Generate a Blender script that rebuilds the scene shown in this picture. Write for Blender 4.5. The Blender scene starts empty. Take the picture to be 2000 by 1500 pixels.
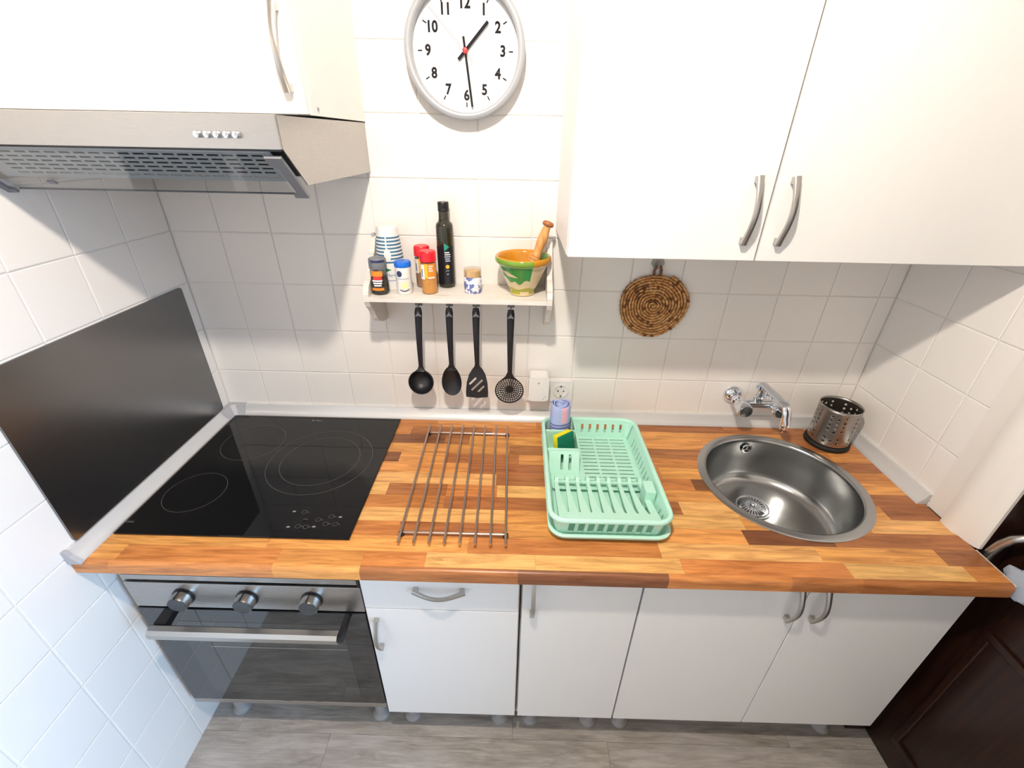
import bpy, bmesh, math, random
from mathutils import Vector, Matrix
from math import sin, cos, pi, radians, sqrt, atan2, hypot
random.seed(7)
S = bpy.context.scene
COL = S.collection

# ------------------------------------------------------------------ camera
F_PX = 862.95
RGT = Vector((0.99969452, 0.01828299, 0.01663099))
UPV = Vector((-0.02339668, 0.48317717, 0.87520993))
FWD = Vector((-0.00796574, 0.87533168, -0.48345733))
cam_d = bpy.data.cameras.new('camera')
cam_d.sensor_fit = 'HORIZONTAL'; cam_d.sensor_width = 36.0
cam_d.lens = 36.0 * F_PX / 2000.0
cam_d.clip_start = 0.02
cam = bpy.data.objects.new('camera', cam_d); COL.objects.link(cam)
M = Matrix.Identity(4)
for i in range(3):
    M[i][0], M[i][1], M[i][2] = RGT[i], UPV[i], -FWD[i]
M[0][3], M[1][3], M[2][3] = 1.0046, -1.3091, 1.7327
cam.matrix_world = M
S.camera = cam
# ------------------------------------------------------------------ world, daylight, exposure
W = bpy.data.worlds.new('world'); S.world = W; W.use_nodes = True
W.node_tree.nodes['Background'].inputs[0].default_value = (0.62, 0.78, 1.0, 1)
W.node_tree.nodes['Background'].inputs[1].default_value = 1.0
def area_light(name, loc, rot, sx, sy, power, color, spread=pi):
    d = bpy.data.lights.new(name, 'AREA'); d.shape = 'RECTANGLE'; d.size = sx; d.size_y = sy
    d.energy = power; d.color = color
    o = bpy.data.objects.new(name, d); COL.objects.link(o); o.location = loc; o.rotation_euler = rot; d.spread = spread
    return o
# daylight entering through the window in the wall to the right behind the camera
area_light('window_daylight', (2.185, -1.745, 1.13), Vector((-1, .15, -.25)).to_track_quat('-Z', 'Y').to_euler(), 0.50, 1.70, 16, (0.40, 0.66, 1.0), radians(76))
LAMP_POS = (0.90, -1.10, 2.475); LAMP_STRENGTH = 1950.0; LAMP_COL = (1.0, 0.885, 0.765)
S.view_settings.view_transform = 'Standard'; S.view_settings.look = 'None'
S.view_settings.gamma = 1.0; S.view_settings.use_curve_mapping = False
S.view_settings.exposure = 0.0

# ------------------------------------------------------------------ materials
MATS = {}
def mat(name, col=(.8,.8,.8), rough=.5, metal=0.0, **kw):
    if name in MATS: return MATS[name]
    m = bpy.data.materials.new(name); m.use_nodes = True
    b = m.node_tree.nodes['Principled BSDF']
    b.inputs['Base Color'].default_value = (*col, 1); b.inputs['Roughness'].default_value = rough
    b.inputs['Metallic'].default_value = metal
    for k, v in kw.items():
        k2 = k.replace('_', ' ')
        b.inputs[k2].default_value = v
    MATS[name] = m
    return m
class NT:
    def __init__(s, m): s.m = m; s.t = m.node_tree; s.b = s.t.nodes['Principled BSDF']
    def n(s, typ, **kw):
        x = s.t.nodes.new(typ)
        for k, v in kw.items(): setattr(x, k, v)
        return x
    def l(s, a, b): s.t.links.new(a, b)
    def pos(s, scale=(1,1,1), randomize=False):
        g = s.n('ShaderNodeNewGeometry'); mp = s.n('ShaderNodeMapping')
        mp.inputs['Scale'].default_value = scale
        s.l(g.outputs['Position'], mp.inputs['Vector'])
        if randomize:
            oi = s.n('ShaderNodeObjectInfo'); mu = s.n('ShaderNodeMath', operation='MULTIPLY'); mu.inputs[1].default_value = 37.0
            s.l(oi.outputs['Random'], mu.inputs[0]); s.l(mu.outputs[0], mp.inputs['Location'])
        return mp.outputs['Vector']
    def noise(s, vec, scale, detail=4, rough=.5, dist=0):
        x = s.n('ShaderNodeTexNoise'); x.inputs['Scale'].default_value = scale; x.inputs['Detail'].default_value = detail
        x.inputs['Roughness'].default_value = rough; x.inputs['Distortion'].default_value = dist
        s.l(vec, x.inputs['Vector']); return x.outputs['Fac']
    def ramp(s, fac, stops):
        r = s.n('ShaderNodeValToRGB'); e = r.color_ramp.elements
        while len(e) < len(stops): e.new(0.5)
        for k, (p, c) in enumerate(stops): e[k].position = p; e[k].color = (*c, 1)
        s.l(fac, r.inputs['Fac']); return r.outputs['Color']
    def mix(s, fac, a, b, mode='MIX'):
        x = s.n('ShaderNodeMix', data_type='RGBA', blend_type=mode)
        if isinstance(fac, (int, float)): x.inputs['Factor'].default_value = fac
        else: s.l(fac, x.inputs['Factor'])
        for v, k in ((a, 6), (b, 7)):
            if isinstance(v, tuple): x.inputs[k].default_value = (*v, 1)
            else: s.l(v, x.inputs[k])
        return x.outputs[2]
    def bump(s, h, strength=.2, dist=.002):
        x = s.n('ShaderNodeBump'); x.inputs['Strength'].default_value = strength; x.inputs['Distance'].default_value = dist
        s.l(h, x.inputs['Height']); s.l(x.outputs['Normal'], s.b.inputs['Normal'])

m_tile = mat('glazed_tile', (.85,.82,.78), .32)
t = NT(m_tile); t.l(t.mix(t.noise(t.pos(), 3.0, 3), (.835,.805,.765), (.865,.84,.805)), t.b.inputs['Base Color'])
t.bump(t.noise(t.pos(), 14.0, 2), .05, .004)
m_grout = mat('grout', (.80,.765,.715), .8)
t = NT(m_grout); t.l(t.mix(t.noise(t.pos(), 60.0, 3), (.80,.765,.72), (.85,.82,.78)), t.b.inputs['Base Color'])
m_paint = mat('white_wall_paint', (.88,.86,.83), .7)
t = NT(m_paint); t.bump(t.noise(t.pos(), 90.0, 3), .08, .001)
m_trimw = mat('white_gloss_paint', (.80,.765,.715), .35)
t = NT(m_trimw); t.bump(t.noise(t.pos(), 20.0, 3), .06, .002)
m_cab = mat('white_melamine', (.83,.82,.80), .38)
t = NT(m_cab); t.l(t.mix(t.noise(t.pos((1,1,.15)), 40.0, 3), (.82,.81,.79), (.84,.83,.81)), t.b.inputs['Base Color'])
m_carc = mat('melamine_edge', (.66,.63,.58), .5)
m_steel = mat('brushed_steel', (.47,.455,.44), .30, 1.0, Anisotropic=.5)
t = NT(m_steel); r = t.ramp(t.noise(t.pos((.6,6,60)), 26.0, 3), [(.25,(.24,)*3), (.75,(.40,)*3)]); t.l(r, t.b.inputs['Roughness'])
m_sink = mat('satin_sink_steel', (.47,.48,.48), .22, 1.0)
m_satin = mat('satin_nickel', (.52,.50,.47), .32, 1.0)
m_chrome = mat('chrome', (.78,.82,.88), .06, 1.0)
m_bar = mat('steel_bar', (.60,.50,.45), .22, 1.0)
m_alu = mat('anodised_aluminium', (.70,.70,.70), .38, .35)
m_endcap = mat('grey_plastic_cap', (.42,.42,.45), .4)
m_blackglass = mat('black_ceramic_glass', (.0035,.0035,.004), .035)
m_splash = mat('black_splash_glass', (.010,.010,.010), .24, IOR=2.7)
m_ovenglass = mat('oven_black_glass', (.004,.005,.006), .03, IOR=1.9)
m_ovenwin = mat('oven_window_glass', (.026,.026,.024), .03, IOR=1.9)
m_hobline = mat('hob_print_grey', (.09,.09,.09), .3)
m_hobicon = mat('hob_print_light', (.22,.22,.22), .3)
m_blackpl = mat('black_plastic', (.008,.008,.010), .35)
m_nylon = mat('black_nylon', (.009,.009,.012), .42)
m_greypl = mat('grey_plastic', (.19,.20,.22), .4)
m_knobface = mat('dark_knob_face', (.07,.08,.09), .3, .5)
m_legpl = mat('grey_leg_plastic', (.33,.32,.31), .45)
m_whitepl = mat('white_plastic', (.82,.82,.80), .35)
m_rubber = mat('black_rubber', (.006,.006,.006), .7)
m_mint = mat('mint_plastic', (.50,.83,.70), .33, Subsurface_Weight=0.0)
m_hood_filter = mat('hood_filter_metal', (.42,.46,.50), .45, 0.0)
m_hood_in = mat('hood_inside', (.03,.035,.04), .6)
m_hoodgrey = mat('hood_grey_plastic', (.21,.22,.24), .45)
def thin_glass(name, tint=(1,1,1), gloss=.12, rough=.03):
    m = bpy.data.materials.new(name); m.use_nodes = True; nt = m.node_tree
    nt.nodes.remove(nt.nodes['Principled BSDF'])
    tr = nt.nodes.new('ShaderNodeBsdfTransparent'); tr.inputs[0].default_value = (*tint, 1)
    gl = nt.nodes.new('ShaderNodeBsdfGlossy'); gl.inputs['Roughness'].default_value = rough
    lw = nt.nodes.new('ShaderNodeLayerWeight'); lw.inputs[0].default_value = .5
    pw = nt.nodes.new('ShaderNodeMath'); pw.operation = 'POWER'; pw.inputs[1].default_value = 4.0; nt.links.new(lw.outputs['Facing'], pw.inputs[0])
    fr = nt.nodes.new('ShaderNodeMath'); fr.operation = 'MULTIPLY_ADD'; fr.inputs[1].default_value = .5; fr.inputs[2].default_value = .025 + .2*gloss; nt.links.new(pw.outputs[0], fr.inputs[0])
    mx = nt.nodes.new('ShaderNodeMixShader')
    nt.links.new(fr.outputs[0], mx.inputs[0]); nt.links.new(tr.outputs[0], mx.inputs[1]); nt.links.new(gl.outputs[0], mx.inputs[2])
    nt.links.new(mx.outputs[0], nt.nodes['Material Output'].inputs[0])
    MATS[name] = m; return m
m_visor = thin_glass('clear_visor_glass', (.93,.94,.94))
m_pane = thin_glass('window_pane_glass', (.98,.99,1))
m_clockglass = thin_glass('clock_cover_glass', (.99,.99,.99), 0.0)
m_jarglass = thin_glass('clear_jar_glass', (.90,.90,.88))
m_clearpl = thin_glass('clear_plastic', (.82,.88,.95), .2, .12)

# wood staves: the colour of each stave is its object colour
m_stave = mat('oiled_wood_stave', (.6,.3,.1), .33)
t = NT(m_stave)
oi = t.n('ShaderNodeObjectInfo')
v = t.pos((1.3, 14, 14), True)
g1 = t.noise(v, 5.0, 6, .62, .8); g2 = t.noise(t.pos((3, 60, 60), True), 6.0, 3)
dark = t.mix(1.0, oi.outputs['Color'], (.62,.50,.42), 'MULTIPLY')
lite = t.mix(1.0, oi.outputs['Color'], (1.18,1.16,1.10), 'MULTIPLY')
c = t.mix(t.ramp(g1, [(.30,(0,0,0)), (.62,(1,1,1))]), dark, lite)
c = t.mix(t.ramp(g2, [(.35,(.22,)*3), (.6,(0,0,0))]), c, t.mix(1.0, oi.outputs['Color'], (.55,.42,.34), 'MULTIPLY'))
t.l(c, t.b.inputs['Base Color']); t.bump(g2, .04, .001)
m_core = mat('worktop_core', (.30,.17,.08), .6)
TONE = {'L': (.80,.47,.17), 'M': (.72,.345,.100), 'O': (.59,.240,.070), 'B': (.41,.165,.056), 'D': (.23,.090,.038)}

m_plank = mat('grey_weathered_plank', (.3,.28,.26), .42)
t = NT(m_plank)
v = t.pos((1.6, 11, 1), True); a1 = t.noise(v, 3.2, 7, .68, .9); a2 = t.noise(t.pos((3, 60, 1), True), 4.0, 4, .6); a3 = t.noise(t.pos((2.2,4,1), True), 2.1, 3)
c = t.ramp(a1, [(.26,(.13,.112,.093)), (.43,(.32,.285,.245)), (.58,(.44,.40,.35)), (.80,(.56,.52,.47))])
c = t.mix(t.ramp(a2, [(.38,(.5,)*3), (.56,(0,0,0))]), c, (.24,.21,.185))
c = t.mix(t.ramp(a3, [(.4,(0,0,0)), (.7,(.35,)*3)]), c, (.60,.56,.55))
t.l(c, t.b.inputs['Base Color']); t.bump(a2, .12, .001)
m_subfloor = mat('subfloor', (.05,.045,.04), .9)
m_darkwood = mat('dark_varnished_wood', (.020,.007,.004), .28)
t = NT(m_darkwood); t.l(t.ramp(t.noise(t.pos((18,18,1.2)), 4.0, 5, .6, .4), [(.3,(.010,.003,.002)), (.7,(.030,.010,.005))]), t.b.inputs['Base Color'])
m_shelfw = mat('whitewashed_wood', (.74,.70,.66), .6)
t = NT(m_shelfw); n1 = t.noise(t.pos((2,20,20)), 6.0, 6, .65, .5)
t.l(t.ramp(n1, [(.28,(.46,.40,.36)), (.42,(.72,.68,.63)), (.7,(.82,.79,.75))]), t.b.inputs['Base Color']); t.bump(n1, .15, .001)
m_pestle = mat('turned_beech', (.66,.33,.10), .4)
t = NT(m_pestle); t.l(t.ramp(t.noise(t.pos((30,30,8)), 4.0, 4), [(.3,(.52,.23,.06)), (.7,(.74,.40,.14))]), t.b.inputs['Base Color'])
m_pestle_end = mat('dark_beech_end', (.36,.13,.04), .4)
m_rush = mat('woven_rush', (.47,.215,.065), .6); m_rushl = mat('woven_rush_light', (.62,.33,.125), .6); m_rushk = mat('rush_dark_groove_shade', (.17,.065,.018), .7)
for q in (m_rush, m_rushl, m_rushk):
    t = NT(q); t.bump(t.noise(t.pos(), 260.0, 2), .3, .001)
m_rushd = mat('dark_rush_loop', (.14,.06,.035), .6)

# ------------------------------------------------------------------ mesh building
def wl(o):  # world location of a parent chain (no rotation in the chain is used while building)
    v = Vector((0,0,0))
    while o is not None: v += o.location; o = o.parent
    return v
class MB:
    def __init__(s): s.v = []; s.f = []; s.mi = []
    def add(s, verts, faces, mi=0):
        k = len(s.v); s.v += [tuple(p) for p in verts]
        for f in faces: s.f.append([i + k for i in f]); s.mi.append(mi)
        return s
    def box(s, x0, x1, y0, y1, z0, z1, b=0.0, mi=0):
        if b <= 0:
            return s.add([(x0,y0,z0),(x1,y0,z0),(x1,y1,z0),(x0,y1,z0),(x0,y0,z1),(x1,y0,z1),(x1,y1,z1),(x0,y1,z1)],
                         [(0,3,2,1),(4,5,6,7),(0,1,5,4),(1,2,6,5),(2,3,7,6),(3,0,4,7)], mi)
        bm = bmesh.new(); bmesh.ops.create_cube(bm, size=1)
        for q in bm.verts:
            q.co = Vector(((x0+x1)/2 + q.co.x*(x1-x0), (y0+y1)/2 + q.co.y*(y1-y0), (z0+z1)/2 + q.co.z*(z1-z0)))
        bmesh.ops.bevel(bm, geom=bm.edges[:], offset=b, segments=2, affect='EDGES', profile=.6)
        return s.bm(bm, mi)
    def bm(s, bm, mi=0):
        bm.verts.index_update()
        s.add([q.co[:] for q in bm.verts], [[q.index for q in f.verts] for f in bm.faces], mi); bm.free(); return s
    def prism(s, poly, axis, a, b, mi=0):
        # poly: 2D points; axis x -> (y,z), y -> (x,z), z -> (x,y)
        def P(p, h): return {'x': (h, p[0], p[1]), 'y': (p[0], h, p[1]), 'z': (p[0], p[1], h)}[axis]
        n = len(poly); vs = [P(p, a) for p in poly] + [P(p, b) for p in poly]
        fs = [list(range(n))[::-1], list(range(n, 2*n))] + [(i, (i+1) % n, (i+1) % n + n, i + n) for i in range(n)]
        return s.add(vs, fs, mi)
    def lathe(s, prof, c=(0,0,0), n=32, axis='z', mi=0, mfun=None, cap0=False, cap1=False):
        k0 = len(s.v); m = len(prof)
        def P(r, h, a):
            x, y = r*cos(a), r*sin(a)
            return {'z': (c[0]+x, c[1]+y, c[2]+h), 'y': (c[0]+x, c[1]+h, c[2]+y), 'x': (c[0]+h, c[1]+x, c[2]+y)}[axis]
        for (r, h) in prof:
            for j in range(n): s.v.append(P(r, h, 2*pi*j/n))
        for i in range(m-1):
            for j in range(n):
                j2 = (j+1) % n
                s.f.append([k0+i*n+j, k0+i*n+j2, k0+(i+1)*n+j2, k0+(i+1)*n+j])
                s.mi.append(mfun(2*pi*(j+.5)/n, i, (prof[i][1]+prof[i+1][1])/2, (prof[i][0]+prof[i+1][0])/2) if mfun else mi)
        if cap0: s.f.append([k0+j for j in range(n)][::-1]); s.mi.append(mfun(0, 0, prof[0][1], 0) if mfun else mi)
        if cap1: s.f.append([k0+(m-1)*n+j for j in range(n)]); s.mi.append(mfun(0, m-2, prof[-1][1], 0) if mfun else mi)
        return s
    def sweep(s, path, prof, n=None, mi=0, up=None, caps=True):
        # prof(t, i) -> list of (a,b) offsets in the frame (side, up); path: list of Vectors
        path = [Vector(p) for p in path]; m = len(path); rings = []
        up = Vector(up) if up else None
        T0 = (path[1]-path[0]).normalized()
        U = up or (Vector((0,0,1)) if abs(T0.z) < .9 else Vector((0,1,0)))
        for i, p in enumerate(path):
            T = (path[min(i+1, m-1)] - path[max(i-1, 0)]).normalized()
            Sd = T.cross(U)
            if Sd.length < 1e-6: Sd = T.orthogonal()
            Sd.normalize(); U2 = Sd.cross(T).normalized()
            if up is None: U = U2
            pts = prof(i/(m-1), i); rings.append([p + Sd*a + U2*b for a, b in pts])
        k0 = len(s.v); n = len(rings[0])
        for r in rings: s.v += [tuple(q) for q in r]
        for i in range(m-1):
            for j in range(n):
                j2 = (j+1) % n
                s.f.append([k0+i*n+j, k0+i*n+j2, k0+(i+1)*n+j2, k0+(i+1)*n+j]); s.mi.append(mi)
        if caps:
            s.f.append([k0+j for j in range(n)][::-1]); s.mi.append(mi)
            s.f.append([k0+(m-1)*n+j for j in range(n)]); s.mi.append(mi)
        return s
    def tube(s, path, r, n=10, mi=0, up=None):
        rr = r if callable(r) else (lambda t: r)
        return s.sweep(path, lambda t, i: [(rr(t)*cos(2*pi*k/n), rr(t)*sin(2*pi*k/n)) for k in range(n)], mi=mi, up=up)
    def plate(s, outer, holes, th, mp=None, mi=0, grid=None):
        # flat plate with holes: 2D outlines, thickness along -w; mp(u,v,w) -> xyz
        bm = bmesh.new(); edges = []
        for loop in [outer] + list(holes):
            vs = [bm.verts.new((p[0], p[1], 0)) for p in loop]
            edges += [bm.edges.new((vs[i], vs[(i+1) % len(vs)])) for i in range(len(vs))]
        bmesh.ops.triangle_fill(bm, use_beauty=True, edges=edges, normal=(0,0,1))
        bmesh.ops.recalc_face_normals(bm, faces=bm.faces[:])
        if bm.faces and sum(f.normal.z for f in bm.faces) < 0: bmesh.ops.reverse_faces(bm, faces=bm.faces[:])
        top = bm.faces[:]
        ret = bmesh.ops.extrude_face_region(bm, geom=top)
        for q in ret['geom']:
            if isinstance(q, bmesh.types.BMVert): q.co.z -= th
        bmesh.ops.recalc_face_normals(bm, faces=bm.faces[:])
        if mp:
            for q in bm.verts: q.co = Vector(mp(q.co.x, q.co.y, q.co.z))
            bmesh.ops.recalc_face_normals(bm, faces=bm.faces[:])
        return s.bm(bm, mi)
    def xform(s, mtx, k0=0):
        for i in range(k0, len(s.v)): s.v[i] = tuple(mtx @ Vector(s.v[i]))
        return s
    def build(s, name, m, parent=None, smooth=None, origin=None, fix=True):
        me = bpy.data.meshes.new(name)
        if parent is not None: org = wl(parent)
        elif origin is not None: org = Vector(origin)
        else:
            xs = [p[0] for p in s.v]; ys = [p[1] for p in s.v]; zs = [p[2] for p in s.v]
            org = Vector(((min(xs)+max(xs))/2, (min(ys)+max(ys))/2, min(zs)))
        me.from_pydata([tuple(Vector(p) - org) for p in s.v], [], s.f)
        ms = m if isinstance(m, (list, tuple)) else [m]
        for q in ms: me.materials.append(q)
        if len(ms) > 1: me.polygons.foreach_set('material_index', s.mi)
        if fix:
            bm = bmesh.new(); bm.from_mesh(me); bmesh.ops.recalc_face_normals(bm, faces=bm.faces[:]); bm.to_mesh(me); bm.free()
        if smooth:
            me.polygons.foreach_set('use_smooth', [True]*len(me.polygons)); me.set_sharp_from_angle(angle=radians(smooth))
        me.update()
        o = bpy.data.objects.new(name, me); COL.objects.link(o)
        if parent is not None: o.parent = parent
        else: o.location = org
        return o
def thing(name, label, cat, loc, group=None):
    o = bpy.data.objects.new(name, None); COL.objects.link(o); o.location = loc
    o.empty_display_size = .05
    return tag(o, label, cat, group)
def tag(o, label=None, cat=None, group=None):
    if label: o['label'] = label
    if cat: o['category'] = cat
    if group: o['group'] = group
    return o
def struct(o, label=None):
    o['kind'] = 'structure'
    if label: o['label'] = label
    return o
def circ(cx, cy, r, n=24, ry=None, a0=0): 
    ry = r if ry is None else ry
    return [(cx + r*cos(a0+2*pi*k/n), cy + ry*sin(a0+2*pi*k/n)) for k in range(n)]
def rrect(x0, x1, y0, y1, r, n=5):
    out = []
    for cx, cy, a in ((x1-r, y1-r, 0), (x0+r, y1-r, pi/2), (x0+r, y0+r, pi), (x1-r, y0+r, 3*pi/2)):
        out += [(cx + r*cos(a+pi/2*k/n), cy + r*sin(a+pi/2*k/n)) for k in range(n+1)]
    return out
def text_mb(txt, size, mp, bold=0.0, cx=True):
    cu = bpy.data.curves.new('t', 'FONT'); cu.body = txt; cu.size = size
    cu.align_x = 'CENTER'; cu.align_y = 'CENTER' if cx else 'BOTTOM_BASELINE'
    cu.resolution_u = 3; cu.offset = bold
    o = bpy.data.objects.new('t', cu); COL.objects.link(o)
    dg = bpy.context.evaluated_depsgraph_get(); me = bpy.data.meshes.new_from_object(o.evaluated_get(dg))
    mb = MB(); mb.add([mp(q.co.x, q.co.y) for q in me.vertices], [list(p.vertices) for p in me.polygons])
    bpy.data.objects.remove(o); bpy.data.curves.remove(cu); bpy.data.meshes.remove(me)
    return mb

# ================================================================== THE ROOM
XR = 2.143; CEIL = 2.56; YF = -2.62
ZR0 = 1.0373
WT = 0.876            # worktop top
o = struct(MB().box(-.12, XR+.12, YF-.12, .12, -.06, -.004).build('floor', m_subfloor, origin=(0,0,0)), 'grey weathered wood plank floor'); floor = o
struct(MB().box(-.12, XR+.22, YF-.12, .12, CEIL, CEIL+.1).build('ceiling', m_paint, origin=(0,0,0)), 'plain white ceiling')
wall_back = struct(MB().box(-.12, XR+.12, .0025, .12, -.004, CEIL).build('wall_back', m_grout, origin=(0,0,0)), 'back wall of square cream glazed tiles')
wall_left = struct(MB().box(-.12, -.0025, YF, .0025, -.004, CEIL).build('wall_left', m_grout, origin=(0,0,0)), 'left wall of square white glazed tiles')
WY0, WY1, WZ0, WZ1 = -2.02, -1.47, .20, 2.06
mb = MB().box(XR+.0025, XR+.12, -.392, .0025, -.004, CEIL).box(XR+.0025, XR+.12, -1.40, -.392, 2.06, CEIL)
mb.box(XR+.0025, XR+.12, WY1, -1.40, -.004, CEIL).box(XR+.0025, XR+.12, YF, WY0, -.004, CEIL).box(XR+.0025, XR+.12, WY0, WY1, -.004, WZ0).box(XR+.0025, XR+.12, WY0, WY1, WZ1, CEIL)
wall_right = struct(mb.build('wall_right', m_paint, origin=(0,0,0)), 'right wall with square cream tiles beside the door frame')
struct(MB().box(-.12, XR+.12, YF-.12, YF, -.004, CEIL).build('wall_front', m_paint, origin=(0,0,0)), 'plain white wall behind the viewer')
fx = (XR+.06, XR+.11)
w = struct(MB().box(*fx, WY0, WY0+.05, WZ0, WZ1).box(*fx, WY1-.05, WY1, WZ0, WZ1).box(*fx, WY0+.05, WY1-.05, WZ0, WZ0+.05).box(*fx, WY0+.05, WY1-.05, WZ1-.05, WZ1).build('window_1', m_trimw), 'white framed window behind the viewer')
MB().box(XR+.083, XR+.087, WY0+.05, WY1-.05, WZ0+.05, WZ1-.05).build('window_pane', m_pane, w)

# tiles ------------------------------------------------------------
TILE_CACHE = {}
def tile_mesh(w_, h_, axis):
    key = (round(w_, 4), round(h_, 4), axis)
    if key in TILE_CACHE: return TILE_CACHE[key]
    g = .0011; c = .0022; d = .0026
    a, b = w_/2 - g, h_/2 - g
    pts = [(-a,-b,0),(a,-b,0),(a,b,0),(-a,b,0),(-a,-b,d-.0009),(a,-b,d-.0009),(a,b,d-.0009),(-a,b,d-.0009),(-a+c,-b+c,d),(a-c,-b+c,d),(a-c,b-c,d),(-a+c,b-c,d)]
    fs = [(0,1,5,4),(1,2,6,5),(2,3,7,6),(3,0,4,7),(4,5,9,8),(5,6,10,9),(6,7,11,10),(7,4,8,11),(8,9,10,11),(3,2,1,0)]
    def P(u, v, n):
        return {'y': (u, .0025-n, v), 'x+': (n-.0025, -u, v), 'x-': (.0025-n, u, v)}[axis]
    me = bpy.data.meshes.new('tile'); me.from_pydata([P(*p) for p in pts], [], fs); me.materials.append(m_tile)
    bm = bmesh.new(); bm.from_mesh(me); bmesh.ops.recalc_face_normals(bm, faces=bm.faces[:]); bm.to_mesh(me); bm.free()
    TILE_CACHE[key] = me; return me
def tile(parent, axis, base, u0, u1, v0, v1):
    if u1-u0 < .012 or v1-v0 < .012: return
    me = tile_mesh(u1-u0, v1-v0, axis); o = bpy.data.objects.new('tile', me); COL.objects.link(o); o.parent = parent
    u, v = (u0+u1)/2, (v0+v1)/2
    o.location = (u, 0, v) if axis == 'y' else (base, u, v)
    # a hair of unevenness, as laid by hand
    o.rotation_euler = (random.uniform(-.0035,.0035) if axis == 'y' else 0, 0 if axis == 'y' else random.uniform(-.0035,.0035), random.uniform(-.0035,.0035))
zs_all = [max(-.004, ZR0 + .15*k) for k in range(-7, 10)] + [CEIL]
zs_back = [ZR0 + .15*k for k in range(-2, 10)] + [CEIL]
xs = [0.0] + [.142 + .15*i for i in range(14)] + [XR]
for i in range(len(xs)-1):
    for j in range(len(zs_back)-1): tile(wall_back, 'y', 0, xs[i], xs[i+1], zs_back[j], zs_back[j+1])
ys = [0.0] + [-.01 - .15*k for k in range(1, 12)]
for i in range(len(ys)-1):
    for j in range(len(zs_all)-1): tile(wall_left, 'x+', 0.0, ys[i+1], ys[i], zs_all[j], zs_all[j+1])
yr = [0.0, -.175, -.325, -.391]
for i in range(len(yr)-1):
    for j in range(len(zs_back)-1): tile(wall_right, 'x-', XR, yr[i+1], yr[i], zs_back[j], zs_back[j+1])
# floor planks ------------------------------------------------------
PW, PL = .152, .914
k = 0
for r_ in range(-4, 14):
    y1 = -.598 - PW*r_; y0 = y1 - PW
    y1c, y0c = min(y1, 0.0), max(y0, YF)
    if y1c - y0c < .01: continue
    off = {-1: .108, 0: .42}.get(r_, (.108 + .31*(r_+1)) % PL)
    x = off - PL
    while x < XR + .1:
        a, b = max(x, 0.0), min(x+PL, XR+.078)
        if b - a > .02: MB().box(a+.0004, b-.0004, y0c+.0004, y1c-.0004, -.004, 0.0).build('plank', m_plank, floor)
        x += PL

# door frame and dark door on the right ----------------------------------
prof = [(-.392, XR+.01), (-.392, XR-.004), (-.440, XR-.004), (-.446, XR-.016), (-.462, XR-.020), (-.486, XR-.019), (-.498, XR-.012), (-.514, XR-.010), (-.532, XR-.004), (-.538, XR+.002), (-.538, XR+.01)]
struct(MB().prism([(p[1], p[0]) for p in prof], 'z', WT+.0005, 2.06).build('trim_4', m_trimw, smooth=35), 'white painted moulded door frame on the right wall')
jx0, jx1 = XR+.010, XR+.118
struct(MB().box(jx0, jx1, -.5385, -.393, -.004, 2.06).box(jx0, jx1, -1.40, -1.375, -.004, 2.06).box(jx0, jx1, -1.375, -.5385, 2.03, 2.06).build('trim_5', m_darkwood), 'dark brown door jamb')
dX = 2.222
door = struct(MB().box(dX, dX+.036, -1.374, -.540, .004, 2.028, .002).build('door_1', m_darkwood, origin=(dX+.02, -.95, .004)), 'dark brown varnished door on the right')
def frame_rect(x0, x1, ya, yb, za, zb, wd):
    m_ = MB()
    m_.box(x0, x1, ya, yb, za, za+wd, .003).box(x0, x1, ya, yb, zb-wd, zb, .003).box(x0, x1, ya, ya+wd, za+wd, zb-wd, .003).box(x0, x1, yb-wd, yb, za+wd, zb-wd, .003); return m_
frame_rect(dX-.009, dX+.002, -1.27, -.605, .10, .665, .022).build('moulding', m_darkwood, door)
frame_rect(dX-.009, dX+.002, -1.27, -.605, .80, 1.93, .022).build('moulding', m_darkwood, door)
h = MB().lathe([(.0, 0), (.024, 0), (.024, .006), (.016, .010), (.0, .010)], (dX-.010, -.585, .965), 20, 'x')
h.tube([(dX, -.585, .965), (dX-.035, -.585, .965), (dX-.052, -.581, .962), (dX-.058, -.568, .945), (dX-.060, -.556, .915), (dX-.060, -.549, .880), (dX-.060, -.547, .860)], lambda t: .0085 + .0025*t, 12)
h.build('handle', m_satin, door, smooth=50)

# ================================================================== WORKTOP
XW = 2.136; YW = -.645
SC = (1.783, -.303); SR = .228
wt = thing('worktop', 'long butcher block worktop of orange and brown wood staves', 'worktop', (1.07, -.32, .84))
mb = MB(); mb.plate([(.0015, -.632), (XW, -.632), (XW, -.0015), (.0015, -.0015)], [circ(SC[0], SC[1], .212, 64)], .032, lambda u, v, w_: (u, v, WT-.004 + w_))
mb.build('core', m_core, wt)
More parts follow.
